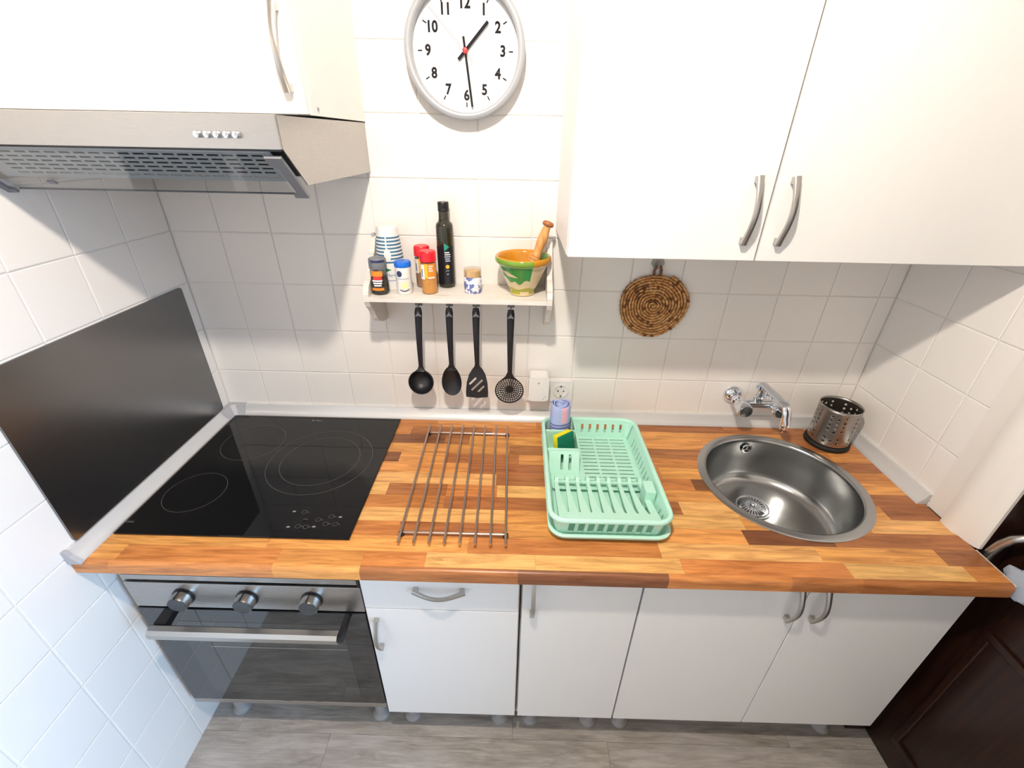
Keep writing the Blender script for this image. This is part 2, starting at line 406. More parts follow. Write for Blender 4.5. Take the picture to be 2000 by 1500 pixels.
# staves row by row from the wall to the front: (end x, tone)
ROWS = [
 [(.30,'M'),(.74,'O'),(1.08,'M'),(1.36,'O'),(1.72,'B'),(2.0,'B'),(XW,'O')],
 [(.22,'O'),(.66,'O'),(.93,'B'),(1.20,'O'),(1.62,'M'),(1.9,'M'),(XW,'B')],
 [(.36,'M'),(.78,'D'),(.86,'B'),(1.27,'M'),(1.66,'M'),(2.02,'B'),(XW,'O')],
 [(.40,'O'),(.62,'M'),(.99,'M'),(1.42,'B'),(1.64,'B'),(2.0,'O'),(XW,'M')],
 [(.30,'B'),(.655,'D'),(.80,'M'),(1.02,'B'),(1.36,'M'),(1.72,'O'),(2.03,'B'),(XW,'B')],
 [(.35,'M'),(.87,'M'),(1.16,'B'),(1.44,'O'),(1.9,'M'),(XW,'O')],
 [(.42,'O'),(.955,'L'),(1.24,'B'),(1.52,'O'),(1.66,'D'),(2.01,'M'),(XW,'M')],
 [(.30,'M'),(.655,'L'),(.82,'B'),(.96,'O'),(1.28,'L'),(1.62,'M'),(1.95,'O'),(XW,'B')],
 [(.50,'M'),(.82,'O'),(1.12,'B'),(1.455,'B'),(1.66,'L'),(2.0,'M'),(XW,'B')],
 [(.28,'O'),(.60,'M'),(.99,'L'),(1.30,'M'),(1.60,'L'),(1.92,'M'),(XW,'L')],
 [(.45,'B'),(.72,'O'),(.985,'B'),(1.28,'M'),(1.585,'M'),(1.80,'D'),(2.05,'B'),(XW,'B')],
 [(.42,'M'),(.90,'M'),(1.36,'O'),(1.74,'L'),(2.03,'M'),(XW,'B')],
 [(.095,'M'),(.462,'O'),(.66,'M'),(.805,'O'),(1.06,'L'),(1.40,'L'),(1.783,'O'),(2.06,'L'),(XW,'O')],
]
yb = [-.0015] + [-.0225 - .0473*k for k in range(1, 13)] + [-.632]
rnd = random.Random(3)
cut = MB().lathe([(.2125, .8), (.2125, .95)], (SC[0], SC[1], 0), 64, cap0=True, cap1=True).build('cutter', m_core)
def isl(o):
    # a stave interrupted by the sink hole is two pieces of wood
    bm = bmesh.new(); bm.from_mesh(o.data); bm.verts.ensure_lookup_table(); left = set(bm.verts); comps = []
    while left:
        st = [left.pop()]; comp = set(st)
        while st:
            for e_ in st.pop().link_edges:
                for q_ in e_.verts:
                    if q_ not in comp: comp.add(q_); left.discard(q_); st.append(q_)
        comps.append(sorted(q_.index for q_ in comp))
    if len(comps) > 1:
        for ci, cm in enumerate(comps):
            b2 = bmesh.new(); b2.from_mesh(o.data); b2.verts.ensure_lookup_table(); keep = set(cm)
            bmesh.ops.delete(b2, geom=[q_ for q_ in b2.verts if q_.index not in keep], context='VERTS')
            me3 = bpy.data.meshes.new('stave'); b2.to_mesh(me3); b2.free(); me3.materials.append(m_stave); comps[ci] = me3
        o.data = comps[0]
        for me3 in comps[1:]:
            o2 = o.copy(); o2.data = me3; COL.objects.link(o2)
    bm.free()
for r_, row in enumerate(ROWS):
    y1, y0 = yb[r_], yb[r_+1]; x = .0015
    for xe, tn in row:
        o = MB().box(x+.00015, xe-.00015, y0+.00015, y1-.00015, WT-.004, WT).build('stave', m_stave, wt)
        c = TONE[tn]; f = rnd.uniform(.90, 1.10); o.color = (c[0]*f, c[1]*f*rnd.uniform(.96,1.04), c[2]*f, 1)
        # stave near the sink: cut the round hole
        nx = min(max(SC[0], x), xe); ny = min(max(SC[1], y0), y1)
        if hypot(nx-SC[0], ny-SC[1]) < .2125:
            far = max(hypot(a-SC[0], b-SC[1]) for a in (x, xe) for b in (y0, y1))
            if far < .2125: bpy.data.objects.remove(o)
            else:
                md = o.modifiers.new('hole', 'BOOLEAN'); md.object = cut; md.operation = 'DIFFERENCE'; md.solver = 'EXACT'
                bpy.context.view_layer.update()
                me2 = bpy.data.meshes.new_from_object(o.evaluated_get(bpy.context.evaluated_depsgraph_get()))
                o.modifiers.clear(); o.data = me2
                isl(o)
        x = xe
bpy.data.objects.remove(cut)
# rounded front edge
nose = [(-.632, WT), (-.637, WT-.0006), (-.6415, WT-.003), (-.6442, WT-.007), (YW, WT-.012), (YW, .842), (-.643, .840), (-.632, .840)]
x = .0015
for xe, tn in [(.085,'O'),(.46,'O'),(.66,'M'),(1.02,'B'),(1.362,'D'),(1.64,'O'),(1.80,'B'),(XW,'B')]:
    o = MB().prism(nose, 'x', x+.0001, xe-.0001).build('edge_stave', m_stave, wt, smooth=40)
    c = TONE[tn]; o.color = (*c, 1); x = xe
MB().box(XW, XW+.0035, YW+.004, -.540, .842, WT+.0006, .001).build('edge_strip', m_alu, wt)

# aluminium upstand trims around the worktop
def trim_prof(d=.030, h=.033): return [(0, 0), (d, 0), (d-.001, .004), (d-.008, .011), (d-.016, .021), (d-.021, h), (0, h)]
tp = trim_prof()
TB = WT + .0004
o = struct(MB().prism([(-a-.0005, TB+b) for a, b in tp], 'x', .062, XR-.032).build('trim_1', m_alu, smooth=50), 'silver upstand strip along the foot of the back wall')
o = struct(MB().prism([(.0005+a, TB+b) for a, b in tp], 'y', -.640, -.062).build('trim_2', m_alu, smooth=50), 'silver upstand strip along the left wall'); tl = o
e = [(.0005+a*1.08, TB-.0002+b*1.08) for a, b in tp]
MB().prism(e, 'y', -.650, -.6402).build('end_cap', m_endcap, tl)
cp = [(.0004, -.0004), (.064, -.0004), (.064, -.034), (.046, -.037), (.039, -.044), (.035, -.064), (.0004, -.064)]
k0 = MB(); 
lo = [(p[0], p[1], TB-.0002) for p in cp]; hi = [(min(p[0], .064 if p[1] > -.02 else max(.011, p[0]-.021)), p[1] if p[1] > -.02 else (-.064 if p[1] < -.06 else p[1]+.021), TB+.0345) for p in cp]
hi[1] = (.064, -.0004, TB+.0345); hi[2] = (.064, -.011, TB+.0345); hi[3] = (.030, -.013, TB+.0345); hi[4] = (.018, -.024, TB+.0345); hi[5] = (.012, -.064, TB+.0345); hi[6] = (.0004, -.064, TB+.0345)
n = len(cp)
k0.add(lo+hi, [list(range(n))[::-1], list(range(n, 2*n))] + [(i, (i+1) % n, (i+1) % n+n, i+n) for i in range(n)]).build('corner_piece', m_endcap, tl)
struct(MB().prism([(XR-.0005-a, TB+b) for a, b in tp], 'y', -.386, -.0008).build('trim_3', m_alu, smooth=50), 'silver upstand strip along the right wall')
# black splash panel
tag(MB().prism(rrect(-.616, -.041, TB+.0345, 1.334, .008, 3), 'x', .0006, .0062).build('splash_panel', m_splash), 'black satin glass splash panel on the left tiled wall', 'splash panel')

# ================================================================== HOB
HZ = WT + .0006
hob = thing('induction_hob', 'black glass induction hob with three ringed zones', 'hob', (.322, -.298, HZ))
MB().box(.036, .611, -.563, -.037, HZ, HZ+.0052, .0018).build('glass_plate', m_blackglass, hob)
HT = HZ + .0054
def ring(cx, cy, r, w_=.0012):
    return MB().add([(cx+q*cos(2*pi*k/72), cy+q*sin(2*pi*k/72), HT) for q in (r-w_/2, r+w_/2) for k in range(72)],
                    [(k, (k+1) % 72, 72+(k+1) % 72, 72+k) for k in range(72)])
for cx, cy, r in ((.425, -.268, .150), (.425, -.268, .113), (.180, -.187, .092), (.142, -.415, .076)):
    ring(cx, cy, r).build('zone_ring', m_hobline, hob)
for (ix, iy), kd in zip([(.440,-.478),(.467,-.479),(.542,-.492),(.565,-.493),(.480,-.503),(.513,-.504),(.448,-.530),(.471,-.527),(.491,-.528),(.511,-.527),(.536,-.5165),(.561,-.517)], 'brrbdrbrrbrr'):
    q = MB()
    if kd == 'r': 
        q = ring(ix, iy, .0062, .0010)
        q.add([(ix+.007, iy-.001, HT), (ix+.013, iy-.001, HT), (ix+.013, iy+.0006, HT), (ix+.007, iy+.0006, HT)], [(0,1,2,3)])
    elif kd == 'b': q.add([(ix+a, iy+b, HT) for a, b in circ(0, 0, .0048, 10, .0028)], [list(range(10))])
    else: q.add([(ix-.006, iy-.0012, HT), (ix+.006, iy-.0012, HT), (ix+.006, iy+.0012, HT), (ix-.006, iy+.0012, HT)], [(0,1,2,3)])
    q.build('touch_mark', m_hobicon if kd == 'b' else m_hobline, hob)
q = MB()
for k, wd in enumerate((.0045,.0022,.0022,.0022,.0035,.0026,.0024,.0022)):
    xx = .312 + .0046*k; hh = .0062 if k in (0, 4) else .004
    q.add([(xx, -.062, HT), (xx+wd, -.062, HT), (xx+wd, -.062+hh, HT), (xx, -.062+hh, HT)], [(0,1,2,3)])
q.build('brand_print', m_hobicon, hob)
q = MB()
for k in range(4):
    xx = .040 + .0052*k
    q.add([(xx, -.529, HT), (xx+.0032, -.529, HT), (xx+.0032, -.5235, HT), (xx, -.5235, HT)], [(0,1,2,3)])
q.build('brand_print', m_hobline, hob)

# ================================================================== BASE CABINETS, OVEN
FY = -.600
def bow_handle(p0, p1, out, name='handle', parent=None, proj=.030, wd=.0052):
    # p0,p1: ends on the door surface; out: unit vector away from the door
    p0, p1, out = Vector(p0), Vector(p1), Vector(out); L = (p1-p0).length; d = (p1-p0)/L
    pts = []
    N = 18
    for k in range(N+1):
        s_ = k/N; pts.append(p0 + d*(L*s_) + out*(proj*(.30 + .70*sin(pi*s_))))
    side = d.cross(out)
    m_ = MB()
    def pr(t, i):
        th = .0026 + .0016*abs(2*t-1)**3; w_ = wd*(1.0 + .25*abs(2*t-1)**4)
        return [(w_, th), (w_*.6, th*1.35), (-w_*.6, th*1.35), (-w_, th), (-w_, -th), (w_, -th)]
    m_.sweep(pts, pr, up=out)
    for e, sgn in ((p0, 1), (p1, -1)):
        a = e + d*(sgn*.006)
        m_.sweep([a + out*.0006, a + out*.006, e + d*(sgn*.007) + out*(proj*.30+.004)], lambda t, i: [(wd*1.1, .006), (-wd*1.1, .006), (-wd*1.1, -.006), (wd*1.1, -.006)], up=d)
    return m_.build(name, m_satin, parent, smooth=45)
LEG = MB().lathe([(.0, 0), (.029, 0), (.029, .006), (.022, .012), (.019, .02), (.019, .128), (.027, .132), (.027, .1398)], (0,0,0), 20, cap0=True, cap1=True)
def leg(x, y, parent): 
    m_ = MB(); m_.v = [(a+x, b+y, c+.0002) for a, b, c in LEG.v]; m_.f = [f[:] for f in LEG.f]; m_.mi = LEG.mi[:]
    return m_.build('leg', m_legpl, parent, smooth=40)
def carcass(x0, x1, parent, z0=.140, z1=.8385, shelf=True):
    m_ = MB()
    m_.box(x0+.0006, x0+.0166, -.580, -.03, z0, z1).box(x1-.0166, x1-.0006, -.580, -.03, z0, z1).box(x0+.0166, x1-.0166, -.580, -.03, z0, z0+.016).box(x0+.0166, x1-.0166, -.040, -.034, z0+.016, z1)
    return m_.build('carcass', m_carc, parent)
def panel(name, x0, x1, z0, z1, parent, y=FY, g=.0016, m=None):
    return MB().box(x0+g, x1-g, y, y+.0185, z0, z1, .0011).build(name, m or m_cab, parent)
DZ0, DZ1 = .157, .8375
# 40 cm unit with drawer
c1 = thing('base_cabinet', 'white base cabinet with a drawer above its door, next to the oven', 'cabinet', (.83, -.31, 0))
carcass(.631, 1.029, c1)
d_ = panel('drawer', .631, 1.027, .674, DZ1, c1); bow_handle((.764, FY, .757), (.891, FY, .757), (0,-1,0), parent=d_)
d_ = panel('door', .631, 1.027, DZ0, .671, c1); bow_handle((.656, FY, .636), (.656, FY, .512), (0,-1,0), parent=d_)
for xx, yy in ((.682,-.530),(.976,-.530),(.682,-.09),(.976,-.09)): leg(xx, yy, c1)
# 30 cm unit
c2 = thing('base_cabinet', 'narrow white base cabinet with one door, under the dish drainer', 'cabinet', (1.18, -.31, 0))
carcass(1.031, 1.329, c2)
d_ = panel('door', 1.0325, 1.329, DZ0, DZ1, c2); bow_handle((1.060, FY, .800), (1.060, FY, .674), (0,-1,0), parent=d_)
for xx, yy in ((1.081,-.530),(1.277,-.530),(1.081,-.09),(1.277,-.09)): leg(xx, yy, c2)
# 80 cm sink unit
c3 = thing('base_cabinet', 'wide white base cabinet with two doors, under the round sink', 'cabinet', (1.733, -.31, 0))
carcass(1.331, 2.134, c3)
d_ = panel('door', 1.331, 1.732, DZ0, DZ1, c3); bow_handle((1.703, FY, .806), (1.703, FY, .682), (0,-1,0), parent=d_)
d_ = panel('door', 1.732, 2.134, DZ0, DZ1, c3); bow_handle((1.766, FY, .806), (1.766, FY, .682), (0,-1,0), parent=d_)
for xx, yy in ((1.384,-.530),(2.068,-.530),(1.384,-.09),(2.068,-.09)): leg(xx, yy, c3)
# oven housing and oven
c0 = thing('oven_housing', 'grey edged cabinet housing around the built-in oven', 'cabinet', (.33, -.31, 0))
m_ = MB().box(.0175, .0335, -.585, -.03, .168, .8385).box(.6185, .6296, -.585, -.03, .168, .8385).box(.0335, .6185, -.57, -.03, .168, .184).box(.0335, .6185, -.040, -.034, .184, .8385)
m_.build('carcass', m_carc, c0)
for xx, yy in ((.086,-.525),(.572,-.530),(.086,-.09),(.572,-.09)):
    l_ = leg(xx, yy, c0)
MB().box(.06, .60, -.56, -.05, .140, .1678).build('base_rail', m_carc, c0)
ov = thing('oven', 'steel and black glass built-in oven under the hob', 'oven', (.332, -.34, .184))
MB().box(.036, .616, -.578, -.06, .186, .80).build('body', m_hood_in, ov)
MB().box(.0345, .629, -.594, -.5785, .7765, .8380, .0010).build('top_rail', m_steel, ov)
MB().box(.0345, .629, -.596, -.5785, .7560, .7740, .0012).build('top_rail', m_steel, ov)
MB().box(.036, .627, -.586, -.5785, .7515, .7555).build('vent_gap', m_blackpl, ov)
MB().box(.036, .627, -.586, -.5785, .7742, .7763).build('vent_gap', m_blackpl, ov)
MB().box(.6225, .6290, -.599, -.5945, .756, .782).build('vent_end', m_blackpl, ov)
MB().box(.0345, .629, -.600, -.5785, .656, .751, .0018).build('control_panel', m_steel, ov)
for kx in (.172, .335, .500):
    k_ = MB().lathe([(.0, -.004), (.0245, -.004), (.0245, -.022), (.0235, -.0255), (.0, -.0255)], (kx, FY-.0005, .701), 40, 'y').build('knob', m_satin, ov, smooth=40)
    MB().lathe([(.0, 0), (.0275, 0), (.0270, -.0038), (.0, -.0038)], (kx, FY-.0004, .701), 40, 'y').build('knob_collar', m_blackpl, k_, smooth=40)
    MB().lathe([(.0, 0), (.0228, 0), (.0225, -.0010), (.0, -.0010)], (kx, FY-.0262, .701), 40, 'y').build('knob_face', m_knobface, k_)
    MB().box(kx-.0016, kx+.0016, FY-.0260, FY-.005, .701+.0235, .701+.0252).build('knob_mark', m_blackpl, k_)
for a, b in ((.215, .293), (.378, .456)):
    MB().box(a, b, FY-.0003, FY, .7028, .7036).build('printed_line', m_greypl, ov)
od = MB().box(.0345, .629, -.602, -.5795, .209, .652, .0015).build('oven_door', m_ovenglass, ov)
MB().prism(rrect(.118, .560, .252, .600, .012), 'y', -.6024, -.6020).build('oven_window', m_ovenwin, od)
MB().box(.177, .556, -.60275, -.60245, .4870, .4895).build('rack_edge', m_satin, od)
MB().box(.0345, .629, -.602, -.5795, .1885, .2075, .001).build('bottom_rail', m_steel, od)
hd = MB().prism([(-.666, .622), (-.668, .630), (-.668, .640), (-.660, .648), (-.646, .648), (-.640, .642), (-.640, .624), (-.646, .621)], 'x', .100, .576).build('handle', m_satin, od, smooth=30)
MB().prism([(-.6025, .632), (-.6025, .650), (-.641, .648), (-.641, .624)], 'x', .104, .134).build('handle_bracket', m_blackpl, hd)
MB().prism([(-.6025, .632), (-.6025, .650), (-.662, .646), (-.662, .624), (-.640, .622)], 'x', .5762, .588).build('handle_bracket', m_blackpl, hd)

# ================================================================== WALL CABINETS
UY = -.350
def wall_cab(label, x0, x1, z0, z1, loc):
    c = thing('wall_cabinet', label, 'cabinet', loc)
    MB().box(x0+.0005, x1-.0005, UY+.0195, -.001, z0+.001, z1).build('carcass', m_cab, c)
    return c
u1 = wall_cab('white wall cabinet above the extractor hood', .003, .605, 1.7665, 2.46, (.305, -.17, 1.7665))
d_ = MB().box(.004, .6035, UY, UY+.0185, 1.7685, 2.459, .0011).build('door', m_cab, u1)
bow_handle((.581, UY, 1.930), (.581, UY, 1.803), (0,-1,0), parent=d_)
MB().box(.6046, .6064, -.30, -.296, 1.776, 1.782).build('screw_cap', m_greypl, u1)
u2 = wall_cab('white wall cabinet with one door, above the woven trivet', 1.1075, 1.507, 1.515, 2.46, (1.31, -.17, 1.515))
d_ = MB().box(1.109, 1.5045, UY, UY+.0185, 1.516, 2.459, .0011).build('door', m_cab, u2)
bow_handle((1.469, UY, 1.679), (1.469, UY, 1.552), (0,-1,0), parent=d_)
u3 = wall_cab('wide white wall cabinet on the right, above the sink', 1.5078, 2.135, 1.515, 2.46, (1.82, -.17, 1.515))
d_ = MB().box(1.5095, 2.1335, UY, UY+.0185, 1.516, 2.459, .0011).build('door', m_cab, u3)
bow_handle((1.540, UY, 1.679), (1.540, UY, 1.552), (0,-1,0), parent=d_)

# ================================================================== EXTRACTOR HOOD
hood = thing('extractor_hood', 'stainless steel extractor hood with a slotted filter', 'extractor hood', (.303, -.24, 1.651))
hx0, hx1 = .004, .602
side = [(-.001, 1.765), (-.470, 1.762), (-.470, 1.713), (-.398, 1.651), (-.001, 1.651)]
for a, b in ((hx0, hx0+.0022), (hx1-.0022, hx1)): MB().prism(side, 'x', a, b).build('side_panel', m_steel, hood)
MB().box(hx0+.0023, hx1-.0023, -.468, -.002, 1.7605, 1.7625).box(hx0+.0023, hx1-.0023, -.004, -.001, 1.652, 1.7605).build('top_panel', m_steel, hood)
MB().box(hx0+.0004, hx1-.0004, -.4745, -.4702, 1.7115, 1.763, .0012).build('front_panel', m_steel, hood)
for bx in (.4685, .485, .501, .5175, .533):
    b_ = MB().lathe([(.0058, 0), (.0058, -.004), (.0048, -.0085), (.0, -.0095)], (bx, -.4747, 1.7325), 16, 'y', cap0=True).build('button', m_chrome, hood, smooth=50)
# slanted filter under the front edge
A = Vector((0, -.461, 1.7085)); B = Vector((0, -.399, 1.6545)); dv = (B-A); LV = dv.length; dv.normalize(); nv = Vector((0, dv.z, -dv.y)); nv = nv if nv.y < 0 else -nv
def fmap(u, v, w_): 
    p = A + dv*v + nv*(w_-.002); return (u, p.y, p.z)
holes = []
for r_ in range(6):
    v0 = .012 + r_*.0108
    for k in range(19):
        u0 = .062 + .0262*k + .0013*(r_ % 2)
        holes.append([(u0, v0), (u0+.0205, v0), (u0+.0205, v0+.0048), (u0, v0+.0048)])
MB().plate([(hx0+.024, .002), (hx1-.030, .002), (hx1-.030, LV-.001), (hx0+.024, LV-.001)], holes, .0012, fmap).build('filter', m_hood_filter, hood)
MB().plate([(hx0+.003, .0), (hx1-.003, .0), (hx1-.003, LV-.001), (hx0+.003, LV-.001)], [], .0012, lambda u, v, w_: fmap(u, v, w_-.012)).build('filter_backing', m_hood_in, hood)
MB().box(hx0+.003, hx1-.003, -.470, -.458, 1.7085, 1.7112).build('front_lip', m_blackpl, hood)
# glass visor and its brackets
MB().plate([(hx0+.018, .001), (hx1-.036, .001), (hx1-.036, LV+.026), (hx0+.018, LV+.026)], [], .003, lambda u, v, w_: fmap(u, v, w_+.0075)).build('visor', m_visor, hood)
MB().plate([(hx0+.018, LV+.0262), (hx1-.036, LV+.0262), (hx1-.036, LV+.0276), (hx0+.018, LV+.0276)], [], .0034, lambda u, v, w_: fmap(u, v, w_+.0077)).build('visor_edge', m_greypl, hood)
brk = [(0, .002), (.030, .002), (.030, LV+.029), (.003, LV+.029), (.003, LV+.022), (.012, LV+.018), (.012, .030), (.006, .022), (0, .020)]
for x0_, sg in ((hx1-.038, 1), (hx0+.020, -1)):
    MB().plate([(x0_+sg*a, b) for a, b in brk], [], .006, lambda u, v, w_: fmap(u, v, w_+.0145)).build('visor_bracket', m_hoodgrey, hood)
MB().plate([(.106, LV-.002), (.120, LV-.002), (.120, LV+.006), (.106, LV+.006)], [], .003, lambda u, v, w_: fmap(u, v, w_+.011)).build('visor_clip', m_hoodgrey, hood)

# ================================================================== CLOCK
m_clockrim = mat('silver_painted_rim', (.40,.42,.45), .35, .15)
m_dial = mat('white_dial', (.84,.84,.84), .5)
m_ink = mat('black_print', (.004,.004,.008), .8, Specular_IOR_Level=.1)
m_inkl = mat('grey_print', (.30,.30,.32), .5)
m_red = mat('red_plastic_cap', (.75,.03,.03), .35)
CX, CZ = .868, 1.9145
ck = thing('wall_clock', 'round wall clock with silver rim and black numerals', 'clock', (CX, -.001, CZ-.141))
MB().lathe([(.0, -.001), (.137, -.001), (.1400, -.006), (.141, -.036), (.1390, -.0425), (.134, -.0455), (.1285, -.0450), (.1255, -.042), (.1245, -.016), (.0, -.016)], (CX, 0, CZ), 96, 'y').build('rim', m_clockrim, ck, smooth=40)
MB().lathe([(.0, -.0165), (.1242, -.0165), (.1242, -.0170), (.0, -.0170)], (CX, 0, CZ), 96, 'y').build('dial', m_dial, ck)
DY = -.01735
for h_ in range(1, 13):
    a = radians(30*h_); r_ = .0885
    text_mb(str(h_), .0300, lambda u, v: (CX + r_*sin(a) + u*.92, DY, CZ + r_*cos(a) + v), .0011).build('numeral', m_ink, ck)
for k in range(60):
    a = radians(6*k); L0, L1, w_ = (.1025, .1125, .0014) if k % 5 == 0 else (.1060, .1115, .0003)
    ex, ez = sin(a), cos(a); sx, sz = cos(a), -sin(a)
    MB().add([(CX+ex*L+sx*q, DY, CZ+ez*L+sz*q) for L, q in ((L0,-w_),(L1,-w_),(L1,w_),(L0,w_))], [(0,1,2,3)]).build('tick', m_ink if k % 5 == 0 else m_inkl, ck)
def hand(ang, l0, l1, w0, w1, y, name, m):
    a = radians(ang); ex, ez = sin(a), cos(a); sx, sz = cos(a), -sin(a)
    pts = [(CX+ex*L+sx*q, CZ+ez*L+sz*q) for L, q in ((-l0,-w0),(l1,-w1),(l1,w1),(-l0,w0))]
    MB().prism(pts, 'y', y, y-.0008).build(name, m, ck)
hand(44.5, .024, .077, .0033, .0033, -.0225, 'hour_hand', m_ink)
hand(172.8, .027, .113, .0026, .0026, -.0245, 'minute_hand', m_ink)
hand(316.5, .026, .118, .0006, .0005, -.0268, 'second_hand', m_inkl)
MB().lathe([(.0, -.0190), (.006, -.0190), (.006, -.0285), (.0045, -.0295), (.0, -.0295)], (CX, 0, CZ), 20, 'y').build('centre_cap', m_red, ck, smooth=40)
MB().lathe([(.0, -.0355), (.1247, -.0355), (.1247, -.0365), (.0, -.0365)], (CX, 0, CZ), 64, 'y').build('cover_glass', m_clockglass, ck)

# ================================================================== WALL SHELF AND WHAT STANDS ON IT
SZ = 1.351
sh = thing('wall_shelf', 'small whitewashed wooden wall shelf with scalloped ends', 'shelf', (.845, -.075, 1.235))
MB().box(.599, 1.0848, -.150, -.003, SZ-.013, SZ, .001).build('board', m_shelfw, sh)
bp = [(-.002, 1.487), (-.012, 1.489), (-.026, 1.482), (-.034, 1.468), (-.046, 1.452), (-.066, 1.440), (-.078, 1.424), (-.082, 1.408), (-.094, 1.396), (-.118, 1.388), (-.138, 1.376), (-.149, 1.358), (-.149, 1.338), (-.140, 1.322), (-.122, 1.306), (-.110, 1.288), (-.100, 1.272), (-.082, 1.258), (-.056, 1.247), (-.030, 1.240), (-.002, 1.237)]
for a, b in ((.584, .5988), (1.0850, 1.0995)): MB().prism(bp, 'x', a, b).build('end_panel', m_shelfw, sh)
for xx in (.591, 1.1035):
    MB().box(xx-.005, xx+.005, -.014, -.002, 1.4895, 1.4945).lathe([(.0, 0), (.0045, 0), (.0045, -.004), (.0, -.004)], (xx, -.0145, 1.492), 12, 'y').build('hanger', m_satin, sh)
HX = [.713, .804, .883, .986]
for hx in HX:
    MB().box(hx-.0105, hx+.0105, -.060, -.050, 1.300, SZ-.0132).tube([(hx, -.054, 1.304), (hx, -.066, 1.300), (hx, -.0745, 1.304), (hx, -.0745, 1.312)], .0028, 8).build('hook', m_greypl, sh)

def wrap(mb_, cx, cy, rf, pts, mi=0):
    # flat print on a round jar: pts (angle, z) polygon, fan of its own; rf(z) radius
    ca = sum(p[0] for p in pts)/len(pts); cz = sum(p[1] for p in pts)/len(pts)
    fine = []
    for (a0, z0), (a1, z1) in zip(pts, pts[1:] + pts[:1]):
        for k in range(4 if len(pts) < 6 else 1): u = k/4; fine.append((a0+(a1-a0)*u, z0+(z1-z0)*u))
    n = len(fine); vs = []; R = 4
    for j in range(R):
        f = 1 - j/R; vs += [(ca+(a-ca)*f, cz+(z-cz)*f) for a, z in fine]
    vs.append((ca, cz)); fs = []
    for j in range(R-1): fs += [(j*n+i, j*n+(i+1) % n, (j+1)*n+(i+1) % n, (j+1)*n+i) for i in range(n)]
    fs += [((R-1)*n+i, (R-1)*n+(i+1) % n, R*n) for i in range(n)]
    mb_.add([(cx + rf(z)*sin(a), cy - rf(z)*cos(a), z) for a, z in vs], fs, mi); return mb_
def band(cx, cy, rf, a0, a1, z0, z1, n=10, nz=1):
    m_ = MB(); vs = []; fs = []
    for j in range(nz+1):
        z = z0 + (z1-z0)*j/nz
        for i in range(n+1):
            a = a0 + (a1-a0)*i/n; vs.append((cx + rf(z)*sin(a), cy - rf(z)*cos(a), z))
    for j in range(nz):
        for i in range(n): k = j*(n+1)+i; fs.append((k, k+1, k+n+2, k+n+1))
    return m_.add(vs, fs)
def wtext(txt, size, cx, cy, rf, ac, zc):
    return text_mb(txt, size, lambda u, v: (cx + rf(zc+v)*sin(ac+u/rf(zc)), cy - rf(zc+v)*cos(ac+u/rf(zc)), zc+v))
m_orange = mat('orange_label', (.85,.25,.02), .5); m_yel = mat('yellow_label', (.90,.50,.03), .5); m_paper = mat('white_label', (.82,.82,.82), .5)
m_redcap = mat('red_cap', (.75,.012,.025), .3); m_bluecap = mat('blue_cap', (.01,.16,.72), .3); m_navy = mat('navy_print', (.03,.04,.12), .5)
m_blueprint = mat('blue_print', (.06,.15,.42), .5); m_green = mat('green_print', (.01,.22,.10), .5); m_teal = mat('teal_stripe', (.04,.16,.27), .5)
m_pepper = mat('black_peppercorns', (.035,.025,.02), .7)
t = NT(m_pepper); vv = t.n('ShaderNodeTexVoronoi'); vv.inputs['Scale'].default_value = 260; t.l(t.pos(), vv.inputs['Vector'])
t.l(t.ramp(vv.outputs['Distance'], [(.1,(.10,.075,.055)), (.6,(.012,.009,.007))]), t.b.inputs['Base Color']); t.bump(vv.outputs['Distance'], .7, .003)
m_spice1 = mat('ochre_spice', (.72,.33,.07), .75); m_spice2 = mat('brown_spice', (.46,.26,.17), .75)
for q in (m_spice1, m_spice2):
    t = NT(q); t.bump(t.noise(t.pos(), 500.0, 2), .4, .001)
# pepper grinder jar
px_, py_ = .622, -.108
pj = thing('pepper_jar', 'glass pepper jar with grey cap and orange label', 'jar', (px_, py_, SZ))
prf = [(.0, .0005), (.022, .0005), (.0245, .003), (.0250, .010), (.0250, .030), (.0235, .044), (.0215, .056), (.0210, .066), (.0185, .070), (.0185, .073)]
MB().lathe(prf, (px_, py_, SZ), 32).build('glass_body', m_jarglass, pj, smooth=50)
MB().lathe([(.0, .003), (.0215, .003), (.0230, .006), (.0235, .028), (.0215, .046), (.0, .048)], (px_, py_, SZ), 28).build('peppercorns', m_pepper, pj, smooth=60)
capo = MB().lathe([(.0225, .0705), (.0235, .072), (.0235, .093), (.0225, .0965), (.0210, .098), (.0, .099)], (px_, py_, SZ), 32, cap0=True).build('cap', m_greypl, pj, smooth=40)
band(px_, py_, lambda z: .0238, -.5, 1.1, SZ+.0885, SZ+.0955, 10).build('cap_flap', m_navy, capo)
rj = lambda z: .0256 - max(0, (z-SZ-.030))*.12
band(px_, py_, rj, -.75, .75, SZ+.052, SZ+.066, 10, 3).build('label', m_orange, pj)
band(px_, py_, lambda z: rj(z)+.0002, -.45, .6, SZ+.0435, SZ+.0515, 8).build('label', m_red, pj)
for k in range(3): band(px_, py_, lambda z: rj(z)+.0002, -.55+.1*k, .6-.08*k, SZ+.0385-.0062*k, SZ+.0425-.0062*k, 8).build('label_print', m_paper, pj)
band(px_, py_, rj, -.7, .7, SZ+.014, SZ+.021, 10).build('label', m_orange, pj)
